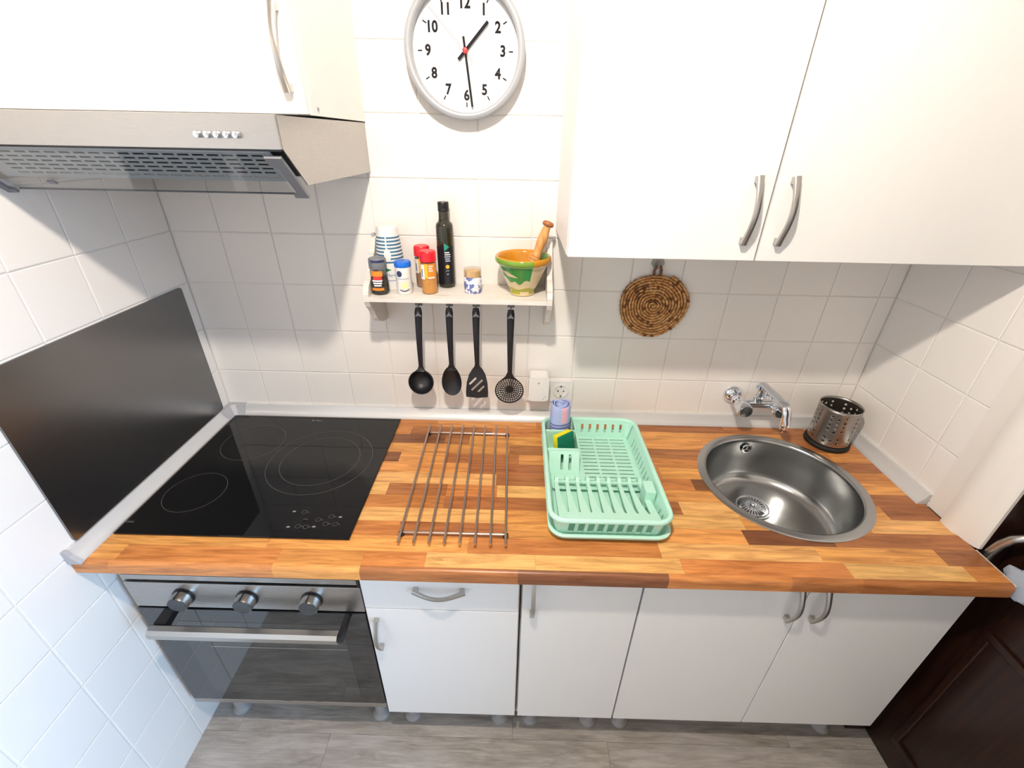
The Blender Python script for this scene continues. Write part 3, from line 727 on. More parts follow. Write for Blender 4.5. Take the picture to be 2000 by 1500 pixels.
# salt canister with stripes
cx_, cy_ = .640, -.0435
sc_ = thing('salt_canister', 'white salt canister with blue stripes and a printed spoon', 'canister', (cx_, cy_, SZ))
crf = lambda z: .040 - max(0, z-SZ-.060)*.105
pr_ = [(.0, .0005), (.0385, .0005), (.040, .002)] + [(.040 - max(0, .0023*k-.060)*.105, .0023*k) for k in range(1, 73)] + [(.026, .170), (.0, .170)]
def stripes(a, i, z, r): return 1 if (.076 < z < .150 and (z-.076) % .0092 < .0046) else 0
MB().lathe(pr_, (cx_, cy_, SZ), 40, mfun=stripes).build('body', [m_whitepl, m_teal], sc_, smooth=50)
sp = []
for k in range(20):
    a = 2*pi*k/20; sp.append((.10 + (.0095*sin(a))/.036, SZ+.098 + .0175*cos(a)))
q = MB(); wrap(q, cx_, cy_, lambda z: crf(z)+.0009, sp); q.build('printed_spoon', m_paper, sc_)
band(cx_, cy_, lambda z: crf(z)+.0009, .0, .11, SZ+.112, SZ+.165, 3, 4).build('printed_spoon_handle', m_paper, sc_)
q = MB(); wrap(q, cx_, cy_, lambda z: .0404, [(-.12, SZ+.052), (-.12, SZ+.064), (.30, SZ+.0585)]); q.build('printed_triangle', m_green, sc_)
wtext('Sal Marina', .0115, cx_, cy_, lambda z: .0404, .12, SZ+.043).build('printed_name', m_blueprint, sc_)
band(cx_, cy_, lambda z: .0404, -.7, .9, SZ+.0275, SZ+.0290, 12).build('printed_line', m_blueprint, sc_)
# salt shaker
sx_, sy_ = .688, -.100
ss = thing('salt_shaker', 'white salt shaker with a bright blue lid', 'shaker', (sx_, sy_, SZ))
MB().lathe([(.0, .0005), (.0205, .0005), (.0215, .002), (.0218, .074), (.0, .074)], (sx_, sy_, SZ), 32).build('body', m_whitepl, ss, smooth=40)
MB().lathe([(.0222, .0745), (.0228, .076), (.0228, .085), (.0215, .0885), (.0, .0890)], (sx_, sy_, SZ), 32, cap0=True).build('lid', m_bluecap, ss, smooth=40)
q = MB(); wrap(q, sx_, sy_, lambda z: .0222, [(-.30 + .36*cos(2*pi*k/18), SZ+.058 + .0085*sin(2*pi*k/18)) for k in range(18)]); q.build('printed_disc', m_navy, ss)
m_paleyel = mat('pale_yellow_print', (.80,.80,.38), .5)
q = MB(); wrap(q, sx_, sy_, lambda z: .0222, [(.25 + .40*cos(2*pi*k/18), SZ+.026 + .010*sin(2*pi*k/18)) for k in range(18)]); q.build('printed_disc', m_paleyel, ss)
band(sx_, sy_, lambda z: .0221, -.8, .9, SZ+.0438, SZ+.0447, 10).build('printed_line', m_blueprint, ss)
q = MB()
for k in range(10):
    a0_, a1_ = -.35+.12*k, -.35+.12*(k+1); f = lambda a: SZ+.009 + .012*(a-.2)**2
    q.add([(sx_+.0222*sin(a), sy_-.0222*cos(a), f(a)+d) for a, d in ((a0_, 0), (a1_, 0), (a1_, .0028), (a0_, .0028))], [(0,1,2,3)])
q.build('printed_curve', m_navy, ss)
# two spice jars
def spice(x, y, label, mspice, full):
    s_ = thing('spice_jar', label, 'jar', (x, y, SZ), 'spice jars with red lids')
    MB().lathe([(.0, .0005), (.0205, .0005), (.0218, .002), (.0218, .084), (.0195, .0875), (.0195, .089)], (x, y, SZ), 32).build('glass_body', m_jarglass, s_, smooth=45)
    MB().lathe([(.0, .002), (.0205, .002), (.0210, .004), (.0210, full), (.0, full+.002)], (x, y, SZ), 28).build('spice', mspice, s_, smooth=45)
    MB().lathe([(.0215, .0885), (.0225, .0895), (.0222, .111), (.0210, .1150), (.0195, .1165), (.0, .1165)], (x, y, SZ), 32, cap0=True).build('lid', m_redcap, s_, smooth=40)
    rf = lambda z: .0222
    band(x, y, rf, -.35, 1.05, SZ+.044, SZ+.084, 12).build('label', m_orange, s_)
    band(x, y, lambda z: .0223, -.35, .05, SZ+.046, SZ+.084, 5).build('label', m_yel, s_)
    band(x, y, rf, -1.0, -.36, SZ+.042, SZ+.082, 6).build('label', m_paper, s_)
    band(x, y, lambda z: .0223, -.82, -.64, SZ+.048, SZ+.070, 3).build('label_print', m_blueprint, s_)
    for k in range(3): band(x, y, lambda z: .0224, .22, .75-.1*(k % 2), SZ+.077-.0062*k, SZ+.080-.0062*k, 5).build('label_print', m_paper, s_)
    band(x, y, lambda z: .0224, .10, .95, SZ+.045, SZ+.049, 6).build('label_print', m_paper, s_)
    return s_
spice(.757, -.0925, 'spice jar with red lid and ochre powder, in front', m_spice1, .084)
spice(.7285, -.030, 'spice jar with red lid and brown powder, half hidden behind the other', m_spice2, .080)
# olive oil bottle
bx_, by_ = .7965, -.0275
m_oil = mat('dark_green_bottle_glass', (.022,.020,.010), .06, Coat_Weight=.3)
bo = thing('oil_bottle', 'tall dark glass olive oil bottle with a black cap', 'bottle', (bx_, by_, SZ))
MB().lathe([(.0, .0005), (.0215, .0005), (.0235, .003), (.0240, .008), (.0240, .160), (.0238, .170), (.0225, .176), (.0180, .1805), (.0155, .184), (.0145, .190), (.0135, .213), (.0, .213)], (bx_, by_, SZ), 40).build('body', m_oil, bo, smooth=45)
MB().lathe([(.0148, .2085), (.0152, .2095), (.0152, .2145), (.0148, .2155), (.0152, .2165), (.0152, .230), (.0140, .2325), (.0, .2330)], (bx_, by_, SZ), 32, cap0=True).build('cap', m_blackpl, bo, smooth=40)
br = lambda z: .0243
m_bottlelab = mat('dark_bottle_label', (.006,.007,.012), .35)
band(bx_, by_, lambda z: .02415, -1.3, 1.3, SZ+.012, SZ+.118, 16).build('label', m_bottlelab, bo)
m_tealp = mat('green_emblem', (.02,.28,.20), .5)
q = MB(); wrap(q, bx_, by_, br, [(.0, SZ+.106), (.0, SZ+.128), (.62, SZ+.117)]); q.build('printed_triangle', m_tealp, bo)
m_lprint = mat('pale_blue_print', (.48,.54,.68), .5)
for k, (a0_, a1_) in enumerate(((.02,.60),(.04,.70),(.0,.72),(.06,.62),(.08,.66))): band(bx_, by_, br, a0_, a1_, SZ+.1005-.0058*k, SZ+.1035-.0058*k, 6).build('label_print', m_paper if k < 2 else m_lprint, bo)
q = MB(); wrap(q, bx_, by_, br, [(.30 + .23*cos(2*pi*k/18), SZ+.0625 + .0056*sin(2*pi*k/18)) for k in range(18)]); q.build('printed_seal', m_yel, bo)
band(bx_, by_, br, .08, .48, SZ+.0505, SZ+.0518, 5).build('label_print', m_lprint, bo)
band(bx_, by_, br, .18, .40, SZ+.040, SZ+.0425, 3).build('label_print', m_lprint, bo)
# toothpick holder
tx_, ty_ = .877, -.078
m_tooth = mat('blue_patterned_ceramic', (.8,.8,.85), .3)
t = NT(m_tooth); vv = t.n('ShaderNodeTexVoronoi'); vv.inputs['Scale'].default_value = 62; t.l(t.pos(), vv.inputs['Vector'])
nn = t.noise(t.pos(), 150.0, 2); mm = t.n('ShaderNodeMath', operation='MULTIPLY'); t.l(vv.outputs['Distance'], mm.inputs[0]); t.l(nn, mm.inputs[1])
t.l(t.ramp(mm.outputs[0], [(.245,(.13,.16,.40)), (.29,(.80,.81,.86))]), t.b.inputs['Base Color'])
m_tooth2 = mat('toothpicks_wood', (.80,.52,.24), .5)
t = NT(m_tooth2); t.l(t.ramp(t.noise(t.pos((1,1,.05)), 400.0, 2), [(.35,(.62,.34,.12)), (.65,(.86,.62,.34))]), t.b.inputs['Base Color'])
th_ = thing('toothpick_holder', 'small jar of toothpicks with blue leaf pattern', 'holder', (tx_, ty_, SZ))
MB().lathe([(.0, .0005), (.0235, .0005), (.0248, .003), (.0248, .044), (.0238, .045)], (tx_, ty_, SZ), 32, cap1=True).build('body', m_tooth, th_, smooth=45)
MB().lathe([(.0238, .0455), (.0246, .046), (.0246, .0655), (.0235, .0680), (.0, .0685)], (tx_, ty_, SZ), 32, cap0=True).build('clear_lid', m_jarglass, th_, smooth=45)
MB().lathe([(.0, .046), (.0222, .046), (.0222, .062), (.0, .0625)], (tx_, ty_, SZ), 24).build('toothpicks', m_tooth2, th_, smooth=40)
# mortar and pestle
m_cream = mat('cream_glaze', (.66,.52,.30), .16, Coat_Weight=.4); m_grglaze = mat('green_glaze', (.035,.24,.045), .14, Coat_Weight=.4)
m_ochre = mat('ochre_glaze', (.60,.25,.015), .14, Coat_Weight=.4); m_olive = mat('olive_glaze', (.38,.36,.02), .14, Coat_Weight=.4); m_lgreen = mat('light_green_glaze', (.18,.33,.03), .14, Coat_Weight=.4)
mx_, my_ = 1.0175, -.0815
mo = thing('mortar', 'ceramic mortar with green and ochre glaze', 'mortar', (mx_, my_, SZ))
outer = [(.0, .0005), (.032, .0005), (.0345, .002), (.0350, .006), (.0348, .014)]
for k in range(1, 57):
    s_ = k/56; outer.append((.0348 + .0325*s_**.85, .014 + .070*s_))
outer += [(.0705, .088), (.0755, .091), (.0775, .096), (.0775, .101), (.0760, .1055), (.0730, .1075), (.0700, .1065)]
inner = [(.0670, .100), (.0635, .088), (.0560, .060), (.0450, .036), (.030, .024), (.0, .020)]
NI = len(outer)
def glaze(a, i, z, r):
    if i >= NI-1: return 1 if (-.1 < ((a+pi) % (2*pi) - pi) < .7 and z > .06) else 2
    d = ((a + pi/2 + pi) % (2*pi)) - pi       # 0 faces the room, + to the right
    if z > .0885:
        return 4 if (-1.9 < d < .42 + .1*sin(9*d) and z < .1045) else 2
    top = .088; lo_ = .040 + .020*abs(d+.28)**1.5 + .004*sin(11*d)
    if -1.7 < d < .40 and z > lo_:
        # cream tongue inside the green
        if -1.25 < d < -.22 and abs(z - (.066 - .016*(d+.75))) < .0065*(1-abs(d+.74)/.53): return 0
        return 1
    if z < .024 + .003*sin(5*d) and z > .008 + .004*sin(3*d+1): return 3
    return 0
MB().lathe(outer + inner, (mx_, my_, SZ), 180, mfun=glaze).build('bowl', [m_cream, m_grglaze, m_ochre, m_olive, m_lgreen], mo, smooth=50)
pb, pt = Vector((1.030, -.082, SZ+.040)), Vector((1.0835, -.0645, SZ+.190)); pd = (pt-pb)
Lp = pd.length; rotq = Vector((0,0,1)).rotation_difference(pd.normalized()).to_matrix().to_4x4()
pes = thing('pestle', 'turned wooden pestle leaning in the ceramic mortar', 'pestle', pb)
q = MB().lathe([(.0, 0), (.010, .001), (.0150, .006), (.0165, .018), (.0160, .034), (.0140, .046), (.0155, .049), (.0155, .053), (.0135, .055), (.0150, .058), (.0150, .062), (.0130, .064), (.0140, .068), (.0125, .072), (.0110, .080), (.0118, .092), (.0135, .108), (.0132, .122), (.0110, .138), (.0100, .148), (.0, .149)], (0,0,0), 28)
q.xform(Matrix.Translation(pb) @ rotq).build('shaft', m_pestle, pes, smooth=40)
q = MB().lathe([(.0, .1492), (.0105, .1492), (.0150, .152), (.0160, .156), (.0150, .160), (.0110, .163), (.0, .164)], (0,0,0), 28)
q.xform(Matrix.Translation(pb) @ rotq).build('knob', m_pestle_end, pes, smooth=50)

# ================================================================== HANGING UTENSILS
UYY = -.066
m_logo = mat('grey_emblem', (.36,.36,.38), .45)
def handle(mb_, xt, zt, xb, zb, yt=-.068, yb_=-.066, w0=.0116, w1=.0070):
    # flat tapered grip with a hanging hole
    N = 14; pts = []
    for k in range(N+1):
        s_ = k/N; pts.append((xt + (xb-xt)*s_, yt + (yb_-yt)*s_ - .006*sin(pi*s_), zt + (zb-zt)*s_))
    def pr(t, i):
        w_ = w0 + (w1-w0)*t; d = .0058 - .0014*t
        if i == 0: w_ *= .72; d *= .7
        return [(w_*cos(a), d*sin(a)) for a in [2*pi*k/12 for k in range(12)]]
    mb_.sweep(pts, pr, up=(0,-1,0)); return mb_
def emblem(xt, zt, par):
    y = -.0768
    MB().prism([(xt-.0092, zt-.026), (xt-.0070, zt-.0205), (xt-.0026, zt-.0165), (xt, zt-.0085), (xt+.0026, zt-.0165), (xt+.0070, zt-.0205), (xt+.0092, zt-.026), (xt, zt-.0225)], 'y', y, y+.006).build('emblem', m_logo, par)
def utensil(name, label, x):
    return thing(name, label, 'utensil', (x, UYY, .99), 'black nylon utensils hanging under the shelf')
# ladle
ul = utensil('ladle', 'black nylon soup ladle hanging at the left end', HX[0])
q = handle(MB(), .713, 1.297, .7045, 1.098); q.build('handle', m_nylon, ul, smooth=50); emblem(.713, 1.297, ul)
bw = MB(); prof = []
for k in range(11):
    a = pi/2*k/10; prof.append((.0405*sin(a), .036*cos(a)))
prof += [(.0380, .0)] + [(.0380*sin(pi/2*k/10), .0335*cos(pi/2*k/10)) for k in range(9, -1, -1)]
bw.lathe(prof, (0,0,0), 40)
bw.xform(Matrix.Translation((.7035, -.080, 1.052)) @ Matrix.Rotation(radians(-102), 4, 'X'))
bw.sweep([(.7045, -.066, 1.105), (.7042, -.067, 1.094), (.7040, -.072, 1.086)], lambda t, i: [((.0068+.012*t*t)*cos(a), .0040*sin(a)) for a in [2*pi*k/12 for k in range(12)]], up=(0,-1,0))
bw.build('bowl', m_nylon, ul, smooth=50)
# serving spoon
us = utensil('serving_spoon', 'black nylon serving spoon beside the ladle', HX[1])
q = handle(MB(), .804, 1.298, .8015, 1.108); q.build('handle', m_nylon, us, smooth=50); emblem(.804, 1.298, us)
def dish(cx, cz, rx, rz, depth, th, y0, n=40, m=9, egg=0.0):
    m_ = MB(); 
    def pt(r, a, off): 
        zz = rz*r*cos(a); xx = rx*r*sin(a)*(1 + egg*cos(a)*r)
        return (cx + xx, y0 + depth*(1-r*r) + off, cz + zz)
    for off in (0, th):
        k0_ = len(m_.v); m_.v.append(pt(0, 0, off))
        for j in range(1, m+1):
            for i in range(n): m_.v.append(pt(j/m, 2*pi*i/n, off))
        for i in range(n): m_.f.append([k0_, k0_+1+i, k0_+1+(i+1) % n]); m_.mi.append(0)
        for j in range(m-1):
            for i in range(n): 
                a_ = k0_+1+j*n; m_.f.append([a_+i, a_+n+i, a_+n+(i+1) % n, a_+(i+1) % n]); m_.mi.append(0)
    e0 = 1+(m-1)*n; e1 = 1+m*n+1+(m-1)*n
    for i in range(n): m_.f.append([e0+i, e1+i, e1+(i+1) % n, e0+(i+1) % n]); m_.mi.append(0)
    return m_
q = dish(.8005, 1.0555, .0315, .0525, .016, .0028, -.074, egg=-.12)
q.sweep([(.8015, -.066, 1.115), (.8012, -.067, 1.104), (.801, -.069, 1.092)], lambda t, i: [((.0068+.013*t*t)*cos(a), .0040*sin(a)) for a in [2*pi*k/12 for k in range(12)]], up=(0,-1,0))
q.build('bowl', m_nylon, us, smooth=50)
# slotted turner
ut = utensil('slotted_turner', 'black nylon turner with three slanting slots', HX[2])
q = handle(MB(), .883, 1.299, .8825, 1.112); q.build('handle', m_nylon, ut, smooth=50); emblem(.883, 1.299, ut)
outl = [(.8462, 1.003), (.8800, .9995), (.9160, 1.003), (.9172, 1.020), (.9150, 1.052), (.9085, 1.078), (.8990, 1.096), (.8915, 1.106), (.8893, 1.116), (.8757, 1.116), (.8735, 1.106), (.8670, 1.096), (.8560, 1.078), (.8485, 1.052), (.8455, 1.020)]
def slot(cx, cz, L, w_, ang):
    a = radians(ang); return [(cx + u*cos(a) - v*sin(a), cz + u*sin(a) + v*cos(a)) for u, v in ((-L/2,-w_/2),(L/2,-w_/2),(L/2+.001,0),(L/2,w_/2),(-L/2,w_/2),(-L/2-.001,0))]
MB().plate(outl, [slot(.8680, 1.057, .030, .0068, 46), slot(.8815, 1.044, .050, .0068, 46), slot(.8945, 1.031, .028, .0068, 46)], .0026, lambda u, v, w_: (u, -.068 + w_ - .010*max(0, (1.114-v)/.114)**1.3 + .007*sin(pi*min(1, max(0,(1.114-v)/.05))), v)).build('blade', m_nylon, ut, smooth=40)
# skimmer
uk = utensil('skimmer', 'black nylon skimmer with a round perforated head', HX[3])
q = handle(MB(), .986, 1.296, .9855, 1.085); q.build('handle', m_nylon, uk, smooth=50); emblem(.986, 1.296, uk)
hc = (.985, 1.024); RR = .0465
ol = []
for k in range(56):
    a = 2*pi*k/56; ol.append((hc[0] + RR*sin(a), hc[1] + RR*cos(a)*(1.0 if cos(a) < 0 else 1.0)))
ol = [p for p in ol if not (p[1] > hc[1]+.036)]
top_i = [(hc[0]-.013, hc[1]+.052), (hc[0]-.0072, hc[1]+.066), (hc[0]+.0072, hc[1]+.066), (hc[0]+.013, hc[1]+.052)]
ol = sorted(ol, key=lambda p: (atan2(p[0]-hc[0], p[1]-hc[1])) % (2*pi)) + top_i
hol = []
for rr_, cnt in ((.0402, 32), (.0335, 28), (.0270, 22), (.0210, 18), (.0155, 14)):
    for k in range(cnt):
        a = 2*pi*(k+.5*(cnt % 4 == 2))/cnt; hol.append(circ(hc[0]+rr_*sin(a), hc[1]+rr_*cos(a), .0031 if rr_ > .03 else (.0027 if rr_ > .02 else .0021), 6))
def skmap(u, v, w_):
    r2 = min(1.0, ((u-hc[0])**2 + (v-hc[1])**2)/RR**2); return (u, -.070 + w_ + .010*(1-r2), v)
MB().plate(ol, hol, .0024, skmap).build('head', m_nylon, uk, smooth=30)

# ================================================================== TRIVET ON ITS HOOK
hk = thing('adhesive_hook', 'small clear adhesive hook under the wall cabinet', 'hook', (1.411, -.001, 1.408))
m_hookpl = thin_glass('hook_clear_plastic', (.80,.80,.80), .15, .15)
MB().prism([(1.391, 1.424), (1.398, 1.446), (1.424, 1.446), (1.431, 1.424), (1.420, 1.412), (1.402, 1.412)], 'y', -.0012, -.0052).build('plate', m_hookpl, hk)
MB().tube([(1.411, -.0054, 1.432), (1.411, -.014, 1.428), (1.411, -.020, 1.418), (1.411, -.022, 1.424)], .0028, 8).build('peg', m_satin, hk)
tv = thing('woven_trivet', 'round brown woven rush trivet hanging on the wall', 'trivet', (1.4165, -.006, 1.195))
tcx, tcz = 1.4165, 1.2985
q = MB(); path = []; turns = 12; N = 1500
for k in range(N+1):
    s_ = k/N; a = 2*pi*turns*sqrt(s_) + 1.15; r_ = .1015*sqrt(s_)
    # a little out of round, as in the photo
    lob = 1 + .030*cos(2*a+.6) + .022*cos(3*a-1.2) + .012*cos(5*a)
    path.append((tcx + r_*lob*cos(a), -.0105 + .0012*sin(a*7.3), tcz + r_*lob*sin(a)))
def ropep(t, i):
    w_ = .0043 + .0009*sin(i*1.15); return [(w_*cos(2*pi*j/7), w_*.95*sin(2*pi*j/7)) for j in range(7)]
q.sweep(path, ropep, up=(0,-1,0))
rw = random.Random(5); dash_ = 0
for fi in range(len(q.mi)):
    i_, j_ = fi // 7, fi % 7
    if j_ == 0: 
        if i_ % 4 == 0: dash_ = rw.choice((0, 0, 0, 1, 1, 1, 0, 2))  # random light and dark dashes of the rush itself
    q.mi[fi] = 2 if j_ in (0, 3, 6) and rw.random() < .75 else dash_  # side faces mostly dark: groove shade between coils put into the colour
q.build('coil', [m_rush, m_rushl, m_rushk], tv, smooth=60)
for sgn in (0,): pass
MB().tube([(tcx-.013, -.012, tcz+.094), (tcx-.014, -.012, tcz+.108), (tcx-.009, -.014, tcz+.118), (tcx-.004, -.014, tcz+.121), (tcx+.002, -.014, tcz+.118), (tcx+.006, -.012, tcz+.108), (tcx+.006, -.012, tcz+.094)], .0042, 8).build('loop', m_rushd, tv, smooth=60)
MB().tube([(tcx+.012, -.013, tcz+.092), (tcx+.024, -.014, tcz+.089), (tcx+.034, -.016, tcz+.086)], lambda t: .0026*(1-.8*t), 7).build('loose_end', m_rush, tv, smooth=60)

# ================================================================== SOCKET AND PLUG-IN DEVICE
so = thing('wall_socket', 'white wall socket above the dish drainer', 'socket', (1.158, -.001, .951))
MB().prism(rrect(1.119, 1.197, .951, 1.029, .006, 4), 'y', -.0008, -.009).build('plate', m_whitepl, so)
MB().lathe([(.0265, -.0092), (.0265, -.0115), (.0205, -.0115), (.0200, -.0095), (.0, -.0095)], (1.158, 0, .992), 36, 'y').build('well', m_whitepl, so, smooth=35)
m_hole = mat('socket_hole', (.02,.02,.02), .6)
for dx in (-.0095, .0095): MB().lathe([(.0, -.0097), (.0026, -.0097), (.0026, -.0102), (.0, -.0102)], (1.158+dx, 0, .992), 12, 'y').build('pin_hole', m_hole, so)
for dz in (-.019, .019): MB().box(1.155, 1.161, -.0124, -.0096, .992+dz-.003, .992+dz+.003).build('earth_clip', m_satin, so)
pl = thing('plug_in_device', 'white plug-in device in the wall beside the socket', 'plug', (1.079, -.03, .980))
MB().prism(rrect(1.048, 1.114, .979, 1.068, .012, 5), 'y', -.0095, -.058).build('body', m_whitepl, pl, smooth=40)
MB().prism(rrect(1.040, 1.117, .951, 1.029, .006, 4), 'y', -.0008, -.009).build('socket_plate', m_whitepl, pl)
m_led = mat('blue_led_print', (.12,.28,.42), .4)
for a, b in ((1.103, .996), (1.096, .988)): MB().prism(circ(a, b, .0016, 10), 'y', -.0582, -.0586).build('indicator', m_led, pl)
MB().prism(circ(1.0795, 1.046, .003, 12), 'y', -.0582, -.0585).build('button', m_inkl, pl)

# ================================================================== POT RACK (steel bars)
pr0 = thing('bar_trivet', 'steel bar trivet of eight rods lying on the worktop', 'trivet', (.86, -.325, WT))
RZ = WT + .0165
for k in range(8):
    xf = .734 + (.990-.734)*k/7; xb_ = .722 + (.9805-.722)*k/7
    MB().tube([(xf, -.578, RZ), (xf, -.5775, RZ), (xb_, -.0845, RZ), (xb_, -.084, RZ)], .0033, 10).build('rod', m_bar, pr0, smooth=50)
for yy, x0_, x1_ in ((-.540, .7322, .990), (-.118, .7218, .982)):
    MB().tube([(x0_, yy, RZ-.0068), (x1_, yy, RZ-.0068)], .0034, 10).build('cross_rod', m_bar, pr0, smooth=50)
    for xx in (x0_+.001, x1_-.001): MB().lathe([(.0, .0003), (.0068, .0003), (.0068, .0105), (.0055, .0125), (.0, .0125)], (xx, yy, WT), 16).build('foot', m_rubber, pr0, smooth=40)

# ================================================================== DISH DRAINER
tr = thing('drip_tray', 'mint green drip tray under the dish rack', 'tray', (1.243, -.325, WT))
def rr3(x0, x1, y0, y1, r, z, n=6): return [(x, y, z) for x, y in rrect(x0, x1, y0, y1, r, n)]
def loft(mb_, loops, cap0=False, cap1=False):
    n = len(loops[0]); k0_ = len(mb_.v)
    for L in loops: mb_.v += L
    for i in range(len(loops)-1):
        for j in range(n): mb_.f.append([k0_+i*n+j, k0_+i*n+(j+1) % n, k0_+(i+1)*n+(j+1) % n, k0_+(i+1)*n+j]); mb_.mi.append(0)
    if cap0: mb_.f.append([k0_+j for j in range(n)]); mb_.mi.append(0)
    if cap1: mb_.f.append([k0_+(len(loops)-1)*n+j for j in range(n)]); mb_.mi.append(0)
    return mb_
TX0, TX1, TY0, TY1 = 1.093, 1.397, -.553, -.092
def ins(d): return (TX0+d, TX1-d, TY0+d, TY1-d)
loft(MB(), [rr3(*ins(.014), .030, WT+.0004), rr3(*ins(.006), .036, WT+.010), rr3(*ins(.0), .040, WT+.0190), rr3(*ins(.0), .040, WT+.0225), rr3(*ins(.0025), .038, WT+.0240), rr3(*ins(.0075), .034, WT+.0240), rr3(*ins(.0105), .032, WT+.0215), rr3(*ins(.016), .028, WT+.010), rr3(*ins(.020), .026, WT+.0035)], True, True).build('tray', m_mint, tr, smooth=50)
dr = thing('dish_rack', 'mint green plastic dish rack with plate slots', 'dish rack', (1.242, -.332, WT+.012))
RX0, RX1, RY0, RY1 = 1.089, 1.392, -.558, -.108; RZT = .957; FZ = .893
def rin(d): return (RX0+d, RX1-d, RY0+d, RY1-d)
loft(MB(), [rr3(*rin(.010), .032, RZT-.010), rr3(*rin(.001), .040, RZT-.010), rr3(*rin(.0), .041, RZT-.007), rr3(*rin(.0015), .040, RZT-.0015), rr3(*rin(.004), .037, RZT), rr3(*rin(.0085), .034, RZT), rr3(*rin(.0112), .031, RZT-.002), rr3(*rin(.0124), .030, RZT-.010)], False, False).build('rim', m_mint, dr, smooth=50)
WI = .0118; WB = .024
def wall(u0, u1, holes, fn, name='side_wall'):
    return MB().plate([(u0, 0), (u1, 0), (u1, 1), (u0, 1)], holes, .0022, fn).build(name, m_mint, dr)
zt = RZT-.009
def hz(v): return FZ + (zt-FZ)*v
def inset(v): return WB + (WI-WB)*v
def rects(us, w_, v0, v1, slant=0.0): return [[(u, v0), (u+w_, v0), (u+w_+slant, v1), (u+slant, v1)] for u in us]
wall(RX0+.034, RX1-.034, rects([RX0+.050+.0235*k for k in range(9)], .0150, .06, .90, .002), lambda u, v, w_: (u, RY0+inset(v)+w_, hz(v)))
wall(RX0+.034, RX1-.034, rects([RX0+.130+.0246*k for k in range(6)], .0080, .30, .80), lambda u, v, w_: (u, RY1-inset(v)-w_, hz(v)))
wall(RY0+.034, RY1-.034, rects([RY0+.050+.021*k for k in range(2)] + [RY0+.150+.0215*k for k in range(11)], .0065, .10, .66), lambda u, v, w_: (RX1-inset(v)-w_, u, hz(v)))
wall(RY0+.034, RY1-.034, rects([RY0+.050+.0235*k for k in range(15)], .0100, .10, .60), lambda u, v, w_: (RX0+inset(v)+w_, u, hz(v)))
for (sx, sy, cx, cy) in ((1,1,RX1,RY1), (-1,1,RX0,RY1), (-1,-1,RX0,RY0), (1,-1,RX1,RY0)):
    q = MB(); n = 8
    for jj, v in enumerate((0, 1)):
        for off in (0, .0022):
            for i in range(n+1):
                a = pi/2*i/n; rr_ = .034-inset(v)
                q.v.append((cx - sx*.034 + sx*(rr_-off)*cos(a), cy - sy*.034 + sy*(rr_-off)*sin(a), hz(v)))
    st = n+1
    for i in range(n):
        q.f += [[i, i+1, 2*st+i+1, 2*st+i], [st+i, 3*st+i, 3*st+i+1, st+i+1]]; q.mi += [0, 0]
    q.build('corner_wall', m_mint, dr, smooth=60)
y_lo_ = RY0+.186
fx0, fx1, fy0, fy1 = RX0+WB, RX1-WB, RY0+WB, RY1-WB
hs = []
for c_ in range(3):
    for r_ in range(24):
        x0_ = RX0+.122 + .0500*c_; y0_ = RY1-.042-.0165*r_
        if y0_ < y_lo_+.012: continue
        hs.append([(x0_, y0_), (x0_+.043, y0_), (x0_+.043, y0_+.0050), (x0_, y0_+.0050)])
for r_ in range(9):
    y0_ = RY1-.240-.0165*r_
    if y0_ > y_lo_+.012: hs.append([(RX0+.036, y0_), (RX0+.108, y0_), (RX0+.108, y0_+.0050), (RX0+.036, y0_+.0050)])
MB().plate(rrect(fx0, fx1, y_lo_-.008, fy1, .008, 3), hs, .0024, lambda u, v, w_: (u, v, FZ+.0012+w_)).build('base', m_mint, dr)
# raised ridges of the base next to the slots
# cutlery compartment
kx = RX0+.104
ky = [RY1-.012, RY1-.077, RY1-.170]
q = MB().box(kx-.0028, kx, ky[2]-.006, ky[0]-.002, FZ+.0014, RZT-.001, .001)
q.box(RX0+.0128, kx-.0028, ky[1]-.009, ky[1], FZ+.0014, RZT-.001, .001)
q.build('cutlery_compartment', m_mint, dr)
MB().box(RX0+.0128, kx+.001, ky[2]-.010, ky[2], RZT-.006, RZT-.001, .001).build('cutlery_rail', m_mint, dr)
hs = [[(RX0+.050, .18), (RX0+.058, .18), (RX0+.0585, .86), (RX0+.0505, .86)], [(RX0+.073, .18), (RX0+.081, .18), (RX0+.0815, .86), (RX0+.0735, .86)]]
MB().plate([(RX0+.020, 0), (kx, 0), (kx, 1), (RX0+.016, 1)], hs, .0022, lambda u, v, w_: (u, ky[2]-.040+.032*v+w_, FZ+.0014+(RZT-.006-FZ)*v)).build('cutlery_front', m_mint, dr)
MB().prism([(ky[2]-.038, FZ+.0015), (ky[2]-.006, RZT-.006), (ky[2]-.006, FZ+.0015)], 'x', kx-.0028, kx).build('cutlery_side', m_mint, dr)
# plate rack: curved ramp with nine slots
y_lo, y_hi = RY0+.186, RY0+.020
def rampmap(u, v, w_):   # v 0 = inner foot, 1 = top at the front rim
    yy = y_lo + (y_hi-y_lo)*v; zz = FZ+.020 + (RZT-.013-FZ-.020)*(.35*v+.65*v*v)
    return (u, yy, zz + w_)
vrow = [-.06] + [.02 + .80*j/8 for j in range(9)] + [.91, 1.0]
bm = bmesh.new(); rows_ = []
for jj, v in enumerate(vrow):
    t_ = min(max((v-.02)/.80, 0), 1); xs_ = [RX0+.028]
    for k in range(9):
        cc = RX0+.0394 + .0286*k + .0100*t_**2; xs_ += [cc, cc + .0195*(1-.72*t_**1.6)]
    xs_ = [min(x_, RX1-.031) for x_ in xs_] + [RX1-.030]
    rows_.append([bm.verts.new(rampmap(x_, v, 0) if v >= 0 else (x_, y_lo+.0052, FZ+.020)) for x_ in xs_])
fcs = []
